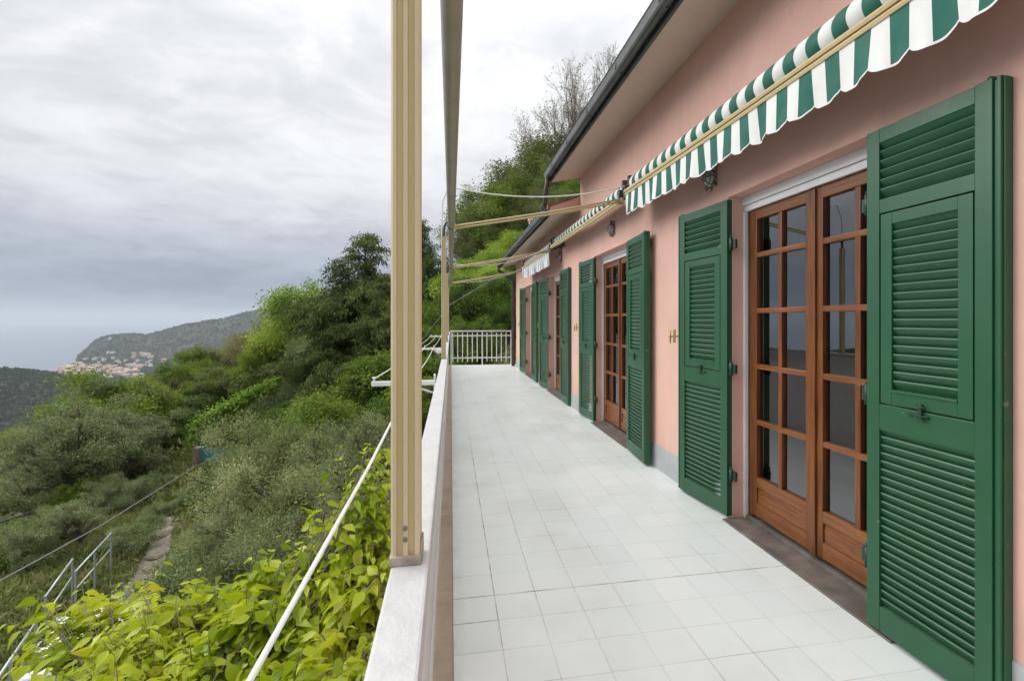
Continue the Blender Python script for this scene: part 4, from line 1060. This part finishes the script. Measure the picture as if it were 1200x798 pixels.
def gen_conifer(seed, h=9.0, cr=3.1, mat='conifer', nl=48000, L=.19, W=.042):
    rs = np.random.RandomState(seed); parts = []; br = []
    tp = np.stack([rs.normal(size=9).cumsum() * .03, rs.normal(size=9).cumsum() * .03, np.linspace(0, h, 9)], 1); tp[0, :2] = 0
    parts.append((tp, np.linspace(.17, .012, 9)))
    z = .06 * h
    while z < h * .985:
        f = z / h; Rl = cr * min(1, 1.25 * (1 - f) ** .75 + .06) * (.8 + .35 * math.sin(f * 17 + seed))
        for _ in range(6 if f < .8 else 4):
            a = rs.uniform(0, 6.283); l = Rl * rs.uniform(.45, 1.15); d = np.array([math.cos(a), math.sin(a), 0])
            s_ = np.array([np.interp(z, tp[:, 2], tp[:, 0]), np.interp(z, tp[:, 2], tp[:, 1]), z + rs.uniform(-.1, .1)])
            rise_ = rs.uniform(.15, .55) * l * (1.2 if f > .7 else .7)
            P = np.array([s_, s_ + d * l * .4 + [0, 0, rise_ * .7], s_ + d * l * .75 + [0, 0, rise_], s_ + d * l + [0, 0, rise_ * .85 - .12 * l]])
            parts.append((P, np.array([.035, .022, .012, .004]) * (1.1 - f * .8))); br.append((P, l))
        z += h * .021
    wl_ = np.array([b_[1] for b_ in br]); bi = rs.choice(len(br), nl, p=wl_ / wl_.sum())
    t = rs.uniform(.18, 1.02, nl) * 3; i0 = np.minimum(t.astype(int), 2); PP = np.array([b_[0] for b_ in br])
    A_, B_ = PP[bi, i0], PP[bi, i0 + 1]; P = A_ + (B_ - A_) * (t - i0)[:, None]
    side = rs.normal(size=(nl, 3)) * np.array([.16, .16, .07]) * (1.1 - .25 * t[:, None] / 3)
    P = P + side; P[:, 2] -= np.abs(rs.normal(size=nl)) * .16
    D = unit((B_ - A_) / np.linalg.norm(B_ - A_, axis=1, keepdims=True) * .5 + unit(rs.normal(size=(nl, 3))) * .6 + np.array([0, 0, -.65]))
    s2 = rs.uniform(.6, 1.3, nl); v, f = kites(P, D, L * s2, W * s2, rs)
    tv, tf_ = tube_np(parts)
    return dict(h=h, crown=np_mesh('crown', v, f, LM[mat]), trunk=np_mesh('trunk', tv, tf_, M['bark'], smooth=True), cr=cr)
def gen_bare(seed, h=10, lev=5, mat='rust', nl=1500, spread=.55):
    rs = np.random.RandomState(seed); parts = []; tips = []
    def grow(p, d, l, r_, k):
        n_ = 4; pts = [p]
        for i in range(n_):
            d = unit(d + rs.normal(size=3) * .10 + np.array([0, 0, .06])); pts.append(pts[-1] + d * l / n_)
        pts = np.array(pts); parts.append((pts, np.linspace(r_, r_ * .6, n_ + 1)))
        if k == 0: tips.append(pts[-1]); tips.append(pts[-2]); return
        for i in range(3 if k > 1 else 4):
            s_ = pts[rs.randint(2, n_ + 1)]
            grow(s_, unit(d + rs.normal(size=3) * spread), l * rs.uniform(.55, .8), r_ * .55, k - 1)
        grow(pts[-1], d, l * .7, r_ * .6, k - 1)
    grow(np.zeros(3), np.array([0, 0, 1.0]), h * .34, h * .011, lev)
    tips = np.array(tips); P = tips[rs.randint(0, len(tips), nl)] + rs.normal(size=(nl, 3)) * h * .018
    v, f = kites(P, unit(rs.normal(size=(nl, 3))), h * .012, h * .007, rs)
    zt = max(p[0][:, 2].max() for p in parts)
    tv, tf_ = tube_np(parts, 4)
    return dict(h=zt, crown=np_mesh('crown', v, f, LM[mat]), trunk=np_mesh('trunk', tv, tf_, M['twig']), cr=h * .3)
T = {}
T['olive'] = [gen_tree(s_, 4.0, 1.7, .14, 36, .37, 34000, .066, .018, -.4, .12, 'olive', 1.25, .38, twigs=8) for s_ in (1, 2, 3)]
T['oliveleg'] = [gen_tree(s_, 5.0, 2.2, .34, 40, .42, 13000, .095, .028, -.1, .14, 'olive', .85, .5, wob=1.3, twigs=8) for s_ in (4, 5)]
T['dark'] = [gen_tree(s_, 7.0, 2.6, .14, 44, .80, 20000, .15, .075, .25, .16, 'dark') for s_ in (6, 7)]
T['mid'] = [gen_tree(s_, 7.0, 2.5, .16, 38, .80, 17000, .15, .07, .2, .14, 'mid') for s_ in (8, 9)]
T['bright'] = [gen_tree(s_, 5.0, 2.2, .10, 34, .72, 15000, .13, .06, .1, .1, 'bright') for s_ in (10, 11)]
T['brown'] = [gen_tree(s_, 6.5, 2.5, .22, 36, .72, 10000, .13, .055, .1, .13, 'brown', .8, .5, twigs=9, bark='twig') for s_ in (12, 13)]
T['grey'] = [gen_tree(s_, 8.0, 2.8, .15, 46, .72, 17000, .15, .055, .2, .16, 'grey', .9, twigs=7) for s_ in (14, 15)]
T['conifer'] = [gen_conifer(s_) for s_ in (16, 17)]
T['bare'] = [gen_bare(s_, 10, 5, 'rust', 1500) for s_ in (18, 19)]
T['barer'] = [gen_bare(21, 10, 5, 'rust', 500, .42)]
T['shrub'] = [gen_tree(s_, 1.6, .95, .02, 26, .30, 9000, .07, .03, .05, .03, 'mid', .8, .4) for s_ in (22, 23)]
T['paleshrub'] = [gen_tree(24, 1.7, 1.0, .02, 28, .30, 11000, .065, .020, .05, .03, 'olive', .8, .4)]
T['pinkshrub'] = [gen_tree(25, 1.6, .8, .1, 20, .28, 4500, .06, .03, .05, .03, 'pink', .8, .45)]
NAMES = {'olive': ('olive_tree', 'olive tree'), 'oliveleg': ('olive_tree', 'olive tree'), 'dark': ('broadleaf_tree', 'tree'), 'mid': ('broadleaf_tree', 'tree'), 'bright': ('bright_bush', 'bush'), 'brown': ('budding_tree', 'tree'),
         'grey': ('oak_tree', 'tree'), 'conifer': ('cypress_tree', 'conifer'), 'bare': ('bare_tree', 'tree'), 'barer': ('bare_tree', 'tree'), 'shrub': ('shrub', 'shrub'), 'paleshrub': ('shrub', 'shrub'), 'pinkshrub': ('flowering_shrub', 'shrub')}
TR = random.Random(99)
def plant(kind, x, y, h, label, group=None, wide=1.0, z=None):
    p = TR.choice(T[kind]); nm_, cat = NAMES[kind]
    z = hgt(x, y) - .12 if z is None else z
    o = empty(nm_, (x, y, z), TR.uniform(0, 6.28)); s_ = h / p['h']; o.scale = (s_ * wide, s_ * wide, s_)
    link('trunk', p['trunk'], o); link('crown', p['crown'], o)
    tag(o, label, cat, group); return o
def plant_px(kind, px, ytop, d, label, group=None, wide=1.0, hmin=1.0, hmax=18):
    """stand a tree on the slope at depth d on the bearing of px, tall enough to reach ytop"""
    q_ = cdepth(px, ytop, d); g = hgt(q_.x, q_.y); h = min(max(q_.z - g + .12, hmin), hmax)
    return plant(kind, q_.x, q_.y, h, label, group, wide)
# single trees one can point to
plant_px('conifer', 430, 274, 23, 'tall dark ragged conifer rising highest just left of the near post', wide=1.25)
plant_px('conifer', 402, 306, 21.5, 'dark conifer shoulder to shoulder with the tallest one, on its left', wide=1.35)
plant_px('conifer', 452, 322, 20, 'dark conifer behind the near post, below the tallest one', wide=1.35)
plant_px('conifer', 385, 372, 20, 'low dark conifer left of the drying-line bracket, above the olives', wide=1.5)
plant_px('conifer', 497, 258, 36, 'dark pointed conifer top showing between the two awning posts')
plant_px('bright', 358, 322, 38, 'light yellow-green tree standing out on the skyline left of the conifers', wide=.8)
plant_px('bright', 338, 345, 40, 'lower yellow-green tree on the skyline, left edge of the bright patch', wide=.8)
plant_px('grey', 322, 352, 50, 'grey-brown tree top on the skyline left of the yellow-green trees', wide=.75)
plant_px('mid', 280, 388, 47, 'round mid-green tree on the skyline above the brown thicket', wide=.9)
plant_px('olive', 372, 372, 33, 'pale grey-green olive below the yellow-green trees', wide=.9)
plant_px('dark', 194, 458, 27, 'broad dark green tree in the middle of the left slope', wide=1.9)
plant_px('dark', 222, 476, 31, 'dark green tree standing against the left end of the ivy hedge', wide=.8)
plant_px('olive', 303, 472, 11.5, 'large silvery olive in front of the turquoise screen', wide=1.15)
plant_px('olive', 352, 500, 9.6, 'silvery olive right of the large one, in the middle of the garden', wide=1.45)
plant_px('olive', 425, 480, 10.5, 'silvery olive half hidden behind the near post', wide=1.5)
plant_px('olive', 268, 590, 9.4, 'low silvery olive spilling over the garden path', wide=1.3)
plant_px('olive', 310, 575, 8.6, 'low silvery olive right behind the yellow-green leaves', wide=1.5)
plant_px('olive', 400, 560, 8.0, 'low silvery olive next to the thick clothes line', wide=1.6)
plant_px('paleshrub', 232, 640, 8.6, 'pale low shrub right of the garden path', wide=1.3)
plant_px('paleshrub', 150, 628, 13.0, 'pale silvery shrub at the end of the galvanised railing', wide=1.3)
plant_px('paleshrub', 205, 660, 10.6, 'grey low shrub at the near edge of the garden path', wide=1.2)
plant_px('oliveleg', 148, 520, 21, 'gnarled old olive with dark forked trunk beside the path', wide=1.1)
plant_px('pinkshrub', 100, 628, 17, 'small shrub with pinkish leaves below the railing')
plant_px('mid', 352, 415, 31, 'bushy green tree behind the ivy hedge', wide=.8)
plant_px('conifer', 455, 395, 22, 'dark feathery evergreen behind the drying-line bracket', wide=1.2)
# behind the end railing and up the hill
for px, yt, d, kd, wd in ((545, 318, 22, 'dark', .9), (580, 312, 24, 'dark', .9), (560, 356, 19.5, 'dark', .9), (520, 352, 20, 'mid', .9), (598, 340, 21, 'dark', .8), (500, 360, 23, 'dark', .9), (478, 380, 21, 'conifer', 1.1), (610, 300, 27, 'dark', .8), (533, 392, 18.6, 'dark', .8)):
    plant_px(kd, px, yt, d, 'dark leafy tree crowding behind the far end railing', 'trees behind the end railing', wd)
for px, yt, d in ((552, 264, 44), (575, 262, 47), (602, 255, 50), (625, 268, 52), (535, 292, 38), (562, 290, 40), (590, 286, 42), (545, 312, 34), (575, 305, 36), (525, 300, 42), (640, 262, 56), (612, 285, 46)):
    plant_px('bright', px, yt, d, 'bright yellow-green bush on the steep bank above the end railing', 'bright bushes on the bank', 1.25, hmax=5)
for px, yt, d, kd, wd in ((570, 218, 56, 'grey', .9), (600, 182, 58, 'grey', .9), (628, 158, 60, 'grey', .9), (650, 172, 57, 'grey', .9), (612, 215, 54, 'grey', .9), (640, 205, 52, 'grey', 1.0), (668, 170, 58, 'grey', .9), (590, 235, 53, 'grey', .9), (556, 246, 55, 'grey', .9), (690, 190, 60, 'grey', 1.0), (662, 215, 48, 'grey', 1.0)):
    plant_px(kd, px, yt, d, 'grey-green tree on the wooded hill above the house roof', 'trees on the hill above the roof', wd)
plant_px('bare', 643, 118, 62, 'dark leafless tree with reddish twigs at the top of the hill, left of the eave', wide=.9, hmax=30)
plant_px('barer', 672, 62, 64, 'thin bare tree rising tallest beside the roof eave', wide=.8, hmax=30)
plant_px('barer', 716, 50, 64, 'thin bare tree partly behind the roof eave', wide=.9, hmax=30)
plant_px('bare', 690, 120, 60, 'lower bare tree close behind the roof eave', wide=1.0, hmax=30)
for px, yt, d, kd in ((552, 238, 58, 'grey'), (572, 208, 60, 'mid'), (592, 192, 61, 'grey'), (612, 172, 62, 'grey'), (632, 148, 63, 'mid'), (652, 150, 62, 'grey'), (672, 158, 63, 'grey'), (585, 225, 55, 'mid'), (605, 205, 56, 'mid'), (628, 190, 57, 'grey'), (655, 190, 55, 'mid'), (640, 225, 50, 'grey'), (675, 205, 50, 'mid')):
    plant_px(kd, px, yt, d, 'grey-green tree on the wooded hill above the house roof', 'trees on the hill above the roof', 1.15, hmax=26)
# brown and green wood down the spur
spur = [(158, 462, 96), (172, 455, 92), (188, 450, 90), (205, 444, 86), (222, 436, 82), (238, 430, 78), (252, 420, 74), (268, 408, 70), (284, 400, 66), (300, 392, 62), (312, 378, 58), (330, 368, 52)]
for i, (px, yt, d) in enumerate(spur): plant_px(TR.choice(['brown', 'brown', 'grey', 'mid']), px, yt, d, 'small tree on the skyline of the descending spur at left', 'trees along the spur skyline', 1.0, hmin=3, hmax=8)
cnt = 0
for (u0, u1, d0, d1, y_lo, n_, kinds, lab, grp) in (
        (110, 330, 34, 84, 0, 80, ['brown', 'brown', 'mid', 'grey', 'mid', 'oliveleg'], 'brownish budding tree in the thicket on the left spur', 'thicket trees on the left spur'),
        (-40, 190, 22, 84, 0, 92, ['oliveleg', 'mid', 'brown', 'grey', 'oliveleg', 'mid', 'dark'], 'grey-green olive or scrub tree on the steep left slope', 'trees on the steep left slope'),
        (235, 470, 24, 44, 0, 46, ['mid', 'brown', 'dark', 'mid', 'conifer', 'dark'], 'green tree on the slope below the conifers', 'trees on the slope below the conifers')):
    for _ in range(n_):
        px = TR.uniform(u0, u1); d = d0 * (d1 / d0) ** TR.random()
        q_ = cdepth(px, 500, d); x, y = q_.x, q_.y
        t_ = x - np.interp(y, XC_Y, XC_X)
        if y < 24 and abs(t_) < 3: continue
        if 222 < px < 392 and d < 36: continue
        plant(TR.choice(kinds), x, y, TR.uniform(3.4, 6.0) * (1.2 if d > 40 else 1.0), lab, grp, TR.uniform(.85, 1.25))
for _ in range(26):
    px = TR.uniform(330, 520); d = TR.uniform(12.5, 25); q_ = cdepth(px, 500, d)
    if q_.x > -.8 and q_.y < 16.5: continue
    plant(TR.choice(['mid', 'dark', 'olive', 'dark', 'shrub']), q_.x, q_.y, TR.uniform(1.6, 3.4), 'leafy bush on the bank below the drying lines', 'bushes on the bank below the drying lines', TR.uniform(1.0, 1.4))
for _ in range(70):
    px = TR.uniform(-30, 170); d = TR.uniform(17, 30); q_ = cdepth(px, 500, d); t_ = q_.x - np.interp(q_.y, XC_Y, XC_X)
    if t_ > -2.4: continue
    plant('oliveleg', q_.x, q_.y, TR.uniform(2.6, 4.3), 'gnarled grey-green olive on the terraced bank at the left edge', 'old olives on the left bank', TR.uniform(1.0, 1.4))
for _ in range(30):
    px = TR.uniform(-20, 200); d = TR.uniform(10.5, 24); q_ = cdepth(px, 500, d); t_ = q_.x - np.interp(q_.y, XC_Y, XC_X)
    if t_ > -1.3: continue
    plant(TR.choice(['shrub', 'paleshrub']), q_.x, q_.y, TR.uniform(.4, .9), 'low weedy shrub on the grassy bank below the railing', 'shrubs on the bank below the railing', TR.uniform(.9, 1.4))
for px, yt, d, kd in ((40, 545, 17, 'oliveleg'), (92, 556, 16.8, 'mid'), (22, 604, 14.8, 'oliveleg'), (70, 612, 14.2, 'olive'), (122, 556, 19, 'oliveleg'), (152, 588, 16.2, 'olive'), (-22, 560, 16, 'oliveleg'), (60, 503, 23, 'dark'), (112, 508, 25, 'mid'), (10, 515, 23, 'oliveleg'), (172, 520, 23.5, 'dark'), (-10, 640, 13.2, 'shrub'), (205, 540, 24, 'dark'), (165, 562, 19.5, 'oliveleg'), (28, 636, 12.6, 'olive'), (88, 628, 13.2, 'oliveleg'), (55, 575, 16.8, 'oliveleg'), (-15, 600, 14.4, 'oliveleg'), (128, 596, 16.5, 'oliveleg')):
    plant_px(kd, px, yt, d, 'grey-green tree in the near row of the old grove, left of the garden railings', 'near row of the old grove', 1.35, hmin=1.6, hmax=5)
for px, yt, d in ((188, 590, 15.2), (214, 585, 15.6), (172, 618, 14.2), (222, 620, 12.4), (240, 560, 16.5), (196, 566, 18)):
    plant_px('paleshrub', px, yt, d, 'grey-green weedy shrub overhanging the garden path', 'shrubs overhanging the garden path', 1.3, hmin=.7, hmax=1.7)
# clipped ivy hedge running up the slope
hb, ht = [], []
for px, yb, yt, d in ((226, 536, 502, 21.5), (262, 534, 480, 22.2), (295, 524, 463, 23), (322, 514, 450, 24), (350, 505, 438, 25), (376, 495, 426, 26)):
    hb.append(cdepth(px, yb + 14, d)); ht.append(cdepth(px, yt - 2, d))
rs = np.random.RandomState(40); nH = 26000
tt = rs.uniform(0, len(hb) - 1.001, nH); i0 = tt.astype(int); fr_ = (tt - i0)[:, None]
HBt, HTt = np.array([tuple(v) for v in hb]), np.array([tuple(v) for v in ht])
lo = HBt[i0] * (1 - fr_) + HBt[i0 + 1] * fr_; hi_ = HTt[i0] * (1 - fr_) + HTt[i0 + 1] * fr_
v_ = rs.uniform(-.35, 1, (nH, 1)); topm = rs.uniform(size=(nH, 1)) < .4; v_ = np.where(topm, 1.0, v_)
back = np.where(topm, rs.uniform(0, 1.6, (nH, 1)), 0) * np.array([.2, .98, 0.0])
P = lo + (hi_ - lo) * v_ + back + rs.normal(size=(nH, 3)) * np.array([.09, .09, .07]) * (1 + 1.5 * (np.sin(tt * 9)[:, None] ** 2))
D = unit(rs.normal(size=(nH, 3)) + np.array([-.3, -.6, .3]))
v, f = kites(P, D, rs.uniform(.10, .2, nH), rs.uniform(.08, .15, nH), rs)
tag(link('ivy_hedge', np_mesh('ivy_hedge', v, f, LM['hedge'])), 'long bright green ivy hedge with a flat sloping top', 'hedge')
LX = lambda y: np.interp(y, [-6, 4, 10, 15, 18, 21, 26], [-5.0, -5.6, -6.2, -7.9, -9.3, -10.5, -12.5])
LW = lambda y: np.interp(y, [-6, 10, 13, 17, 18], [1.5, 1.15, .36, .22, 0])
# grass, weeds and low scrub over the slopes
rs = np.random.RandomState(50); nG = 210000
uu = np.where(rs.uniform(size=nG) < .82, rs.uniform(-1.25, .12, nG), rs.uniform(-2.6, -1.25, nG)); dd = np.exp(rs.uniform(math.log(6), math.log(140), nG))
gx, gy = dd * (uu * cs + sn), dd * (cs - uu * sn)
tt = gx - np.interp(gy, XC_Y, XC_X)
keep = ~((gy < 26) & (np.abs(gx - LX(gy)) < LW(gy))) & ~((gx > -.5) & (gy < 15.6))
patch = vnoise(gx, gy, .35, 12) > -.45
keep &= patch; gx, gy, dd = gx[keep], gy[keep], dd[keep]; n_ = len(gx)
hz_ = rs.uniform(0, 1, n_) ** 2 * (.25 + .35 * np.clip(vnoise(gx, gy, .2, 13) + .3, 0, 1.5)) * np.clip(dd / 14, .7, 2.4)
P = np.stack([gx, gy, height(gx, gy) + hz_ + .02], 1); D = unit(rs.normal(size=(n_, 3)) * .6 + np.array([0, 0, 1.0]))
s_ = np.clip(dd * .008, .09, .6) * rs.uniform(.6, 1.4, n_)
v, f = kites(P, D, s_ * 1.5, s_ * .55, rs)
nN = 130000; dn = np.sqrt(rs.uniform(49, 900, nN)); un = np.where(rs.uniform(size=nN) < .8, rs.uniform(-1.2, -.3, nN), rs.uniform(-3.2, -1.2, nN)); gx, gy = dn * (un * cs + sn), dn * (cs - un * sn)
tt = gx - np.interp(gy, XC_Y, XC_X); keep = ~((gy < 26) & (np.abs(gx - LX(gy)) < LW(gy))) & (vnoise(gx, gy, .9, 14) > -.9) & (gx < -.8)
gx, gy = gx[keep], gy[keep]; n_ = len(gx)
P = np.stack([gx, gy, height(gx, gy) + rs.uniform(0, .16, n_)], 1); D = unit(rs.normal(size=(n_, 3)) * .5 + np.array([0, 0, 1.0])); s_ = rs.uniform(.10, .24, n_)
vb, fb_ = kites(P, D, s_ * 1.5, s_ * .28, rs); f = np.concatenate([f, fb_ + len(v)]); v = np.concatenate([v, vb])
tag(link('undergrowth', np_mesh('undergrowth', v, f, LM['grass'])), kind='stuff')

# far woodland as one mass: canopy clumps on the ridge and the headland
rs = np.random.RandomState(60)
def canopy(n, u0, u1, d0, d1, size, per, zcut, cut=-.75):
    u = rs.uniform(u0, u1, n); d = np.exp(rs.uniform(math.log(d0), math.log(d1), n))
    x, y = d * (u * cs + sn), d * (cs - u * sn); z = height(x, y)
    k = (z > zcut) & (vnoise(x, y, .02, 21) > cut); x, y, z = x[k], y[k], z[k]; n = len(x)
    sz = size * rs.uniform(.6, 1.4, n)
    off = unit(rs.normal(size=(n, per, 3))); off[..., 2] = np.abs(off[..., 2]) * 1.1 + .1
    P = np.stack([x, y, z], 1)[:, None] + off * sz[:, None, None]
    D = unit(rs.normal(size=(n * per, 3))); ss = np.repeat(sz, per)
    return kites(P.reshape(-1, 3), D, ss * 1.3, ss * .95, rs)
v1, f1 = canopy(11000, -1.4, -.72, 560, 1500, 3.6, 11, -400, -9)
v3, f3 = canopy(9000, -3.4, -1.4, 300, 1500, 4.6, 8, SEA + 4, -9); f1 = np.concatenate([f1, f3 + len(v1)]); v1 = np.concatenate([v1, v3])
v2, f2 = canopy(12000, -1.0, -.45, 1700, 3200, 5.5, 6, SEA + 2)
tag(link('far_woodland', np_mesh('far_woodland', np.concatenate([v1, v2]), np.concatenate([f1, f2 + len(v1)]), LM['far'])), kind='stuff')
# ------------------------------------------------------------------ yellow-green tree right below the terrace
pt = empty('persimmon_tree', (-1.75, 3.3, 0)); pt.location.z = hgt(-1.75, 3.3) - .1
tag(pt, 'yellow-green large-leaved tree filling the foreground below the railing', 'tree')
B0 = np.array([-1.75, 3.3, hgt(-1.75, 3.3) - .1])
rs = np.random.RandomState(77)
# crown surface: envelope seen over the railing (x, y, top z)
ENV = []
for px, pt_ in ((22, 716), (58, 702), (92, 700), (128, 690), (164, 676), (204, 672), (244, 660), (276, 642), (306, 626), (342, 628), (380, 632), (408, 600), (428, 560), (440, 540), (449, 520), (453, 515)):
    for k in range(6):
        t = k / 5 + rs.uniform(-.06, .06); e = cdepth(px + rs.uniform(-12, 12), pt_ + 14 + (845 - pt_) * t, 3.55 - 1.5 * t + rs.uniform(-.22, .22))
        if rs.uniform() < .2: continue
        if px < 40 and 0 < k < 4 or px < 75 and 0 < k < 4 or px < 110 and 0 < k < 3 or px < 150 and k in (2,): continue
        ENV.append((min(e.x, -.30), e.y, e.z))
parts = []; leaves = []
fork = B0 + np.array([0.1, -.1, 2.0])
parts.append((np.array([B0, B0 + [.05, 0, .7], B0 + [.02, -.05, 1.4], fork]), np.array([.11, .095, .085, .075])))
def bez(a, b, c, n):
    t = np.linspace(0, 1, n)[:, None]; return a * (1 - t) ** 2 + 2 * b * t * (1 - t) + c * t * t
for e in ENV:
    e = np.array(e, float); e_in = e * .8 + fork * .2 + [0, 0, -.25]
    main = bez(fork, (fork + e_in) / 2 + rs.normal(size=3) * .12 + [0, 0, -.1], e_in, 8); parts.append((main, np.linspace(.032, .012, 8)))
    for _ in range(23):
        st_ = main[rs.randint(4, 8)]
        tgt = e + rs.normal(size=3) * np.array([.13, .15, .07]) + np.array([0, 0, -abs(rs.normal()) * .15])
        tgt[0] = min(tgt[0], -.24)
        tw = bez(st_, (st_ + tgt) / 2 + [0, 0, .12], tgt, 7); parts.append((tw, np.linspace(.0048, .0015, 7)))
        nlf = rs.randint(7, 12)
        for k in range(nlf):
            t = .22 + .78 * k / (nlf - 1); i = min(int(t * 6), 5); p = tw[i] + (tw[i + 1] - tw[i]) * (t * 6 - i); td = unit(tw[i + 1] - tw[i])
            sd = unit(np.cross(td, [0, 0, 1.0])) * (1 if k % 2 else -1)
            d = unit(td * .45 + sd * .75 + rs.normal(size=3) * .22 + np.array([0, 0, -.5]))
            leaves.append((p, d, rs.uniform(.055, .148) * (.75 if k == nlf - 1 else 1)))
tv, tf_ = tube_np(parts, 6)
o = link('trunk', np_mesh('trunk', tv, tf_, M['twig'], smooth=True), pt); o.location = -Vector(pt.location)
# one leaf: ovate blade folded along the midrib, drooping at the tip
prof = [(0.0, .06), (.13, .66), (.31, 1.0), (.54, .84), (.78, .42), (1.0, .02)]
LV, LF = [], []; b = 0
for p, d, l in leaves:
    up = np.array([0, 0, 1.0]) + rs.normal(size=3) * .6; s_ = unit(np.cross(d, up)); nrm_ = np.cross(s_, d)
    wd = l * rs.uniform(.21, .28); fold = rs.uniform(.05, .6); curl = rs.uniform(.05, .55); st0 = p + d * .012
    for (t, w_) in prof:
        c_ = st0 + d * (t * l) - nrm_ * (curl * l * t * t)
        wv = .012 * math.sin(t * 9 + l * 90)
        LV += [c_ + s_ * wd * w_ + nrm_ * (fold * wd * w_ + wv * .3), c_, c_ - s_ * wd * w_ + nrm_ * (fold * wd * w_ - wv * .3)]
    for k in range(len(prof) - 1):
        a = b + k * 3; LF += [(a, a + 1, a + 4, a + 3), (a + 1, a + 2, a + 5, a + 4)]
    b += len(prof) * 3
o = link('crown', np_mesh('crown', np.array(LV), np.array(LF), LM['persimmon'], smooth=True), pt); o.location = -Vector(pt.location)

# ------------------------------------------------------------------ town by the sea, each house its own object
def house_mesh(w, l, h, wall, roof):
    b_ = MB(); b_.box(-w / 2, w / 2, -l / 2, l / 2, -3, h)
    k = len(b_.v); e = .5
    b_.v += [(-w / 2 - e, -l / 2 - e, h), (w / 2 + e, -l / 2 - e, h), (w / 2 + e, l / 2 + e, h), (-w / 2 - e, l / 2 + e, h), (0, -l / 2 + w * .35, h + w * .2), (0, l / 2 - w * .35, h + w * .2)]
    for q_ in ((0, 1, 4), (1, 2, 5, 4), (2, 3, 5), (3, 0, 4, 5), (0, 3, 2, 1)): b_.face([k + i for i in q_], 1)
    nw = max(2, int(l / 4)); ns = max(2, int(h / 3.2))
    for i in range(nw):
        for s_ in range(ns):
            yy = -l / 2 + (i + .5) * l / nw; zz = s_ * h / ns + .9
            for sx in (-1, 1): b_.box(sx * w / 2 - .05, sx * w / 2 + .05, yy - .55, yy + .55, zz, zz + 1.5, 2)
        xx = -w / 2 + (i + .5) * w / nw
        for s_ in range(ns): b_.box(xx - .5, xx + .5, -l / 2 - .05, -l / 2 + .05, s_ * h / ns + .9, s_ * h / ns + 2.4, 2)
    return b_.mesh('town_house', [wall, roof, M['black']])
WALLS = [mat_worn('town_wall_%s' % n_, c_, .9, .06, .3, 0) for n_, c_ in (('pink', (.62, .40, .34)), ('cream', (.72, .64, .52)), ('white', (.78, .77, .74)), ('ochre', (.62, .48, .30)))]
ROOF1 = mat_worn('town_roof_tile', (.50, .35, .285), .9, .15, .3, 0)
ROOF2 = mat_worn('town_roof_grey', (.42, .38, .35), .9, .1, .3, 0)
TM = [house_mesh(11, 14, 9, WALLS[0], ROOF1), house_mesh(10, 18, 11, WALLS[1], ROOF1), house_mesh(12, 12, 8, WALLS[2], ROOF2), house_mesh(12, 22, 13, WALLS[0], ROOF1), house_mesh(13, 16, 10, WALLS[3], ROOF1)]
rt = random.Random(3); placed = []
def town(px, d, mesh, label, group, s_=1.0, rz=None, cat='house'):
    q_ = cdepth(px, 400, d); z = hgt(q_.x, q_.y)
    if z < SEA + 1.0: return False
    if any((q_.x - a) ** 2 + (q_.y - b_) ** 2 < 13 ** 2 for a, b_ in placed): return False
    placed.append((q_.x, q_.y)); o = link('town_house', mesh, None, (q_.x, q_.y, z)); o.rotation_euler = (0, 0, rt.uniform(0, 3.1) if rz is None else rz); o.scale = (s_,) * 3
    tag(o, label, cat, group); return True
n_ = 0
for _ in range(900):                            # dense old town near the shore
    if n_ >= 105: break
    px = rt.uniform(40, 165); d = rt.gauss(2140, 110) - (px - 95) * 2.0
    n_ += town(px, d, rt.choice([TM[0], TM[2], TM[3], TM[1], TM[1], TM[4]]), 'tiny pinkish house in the dense seaside town below the headland', 'houses of the seaside town', rt.uniform(1.0, 1.5))
n_ = 0
for _ in range(400):
    if n_ >= 34: break
    n_ += town(rt.uniform(92, 178), rt.uniform(2280, 2620), rt.choice([TM[2], TM[1], TM[0]]), 'scattered pale house on the lower slope of the headland above the town', 'houses on the headland foot', rt.uniform(1.0, 1.35))
for px, d, me_, s_, lab in ((156, 2260, TM[2], 2.3, 'large white building right of the seaside town'), (164, 2290, TM[2], 1.8, 'second white building beside the large one right of the town'), (176, 2480, TM[2], 1.9, 'white villa on the hillside far right of the town'), (192, 2480, TM[0], 1.9, 'pink villa on the hillside, rightmost of the far houses'), (129, 2900, TM[2], 1.3, 'lone white house high on the headland slope'),
                            (111, 2520, TM[2], 1.5, 'white villa at the foot of the headland, nearest its sea tip')):
    placed[:] = [q_ for q_ in placed]; town(px, d, me_, lab, None, s_, .4)
# pale orange roof showing on the left slope
q_ = cdepth(8, 528, 150)
o = link('hillside_house', house_mesh(8, 10, 5, WALLS[1], M['roof']), None, (q_.x, q_.y, hgt(q_.x, q_.y))); tag(o, 'house with orange roof at the left edge, below the wooded slope', 'house')
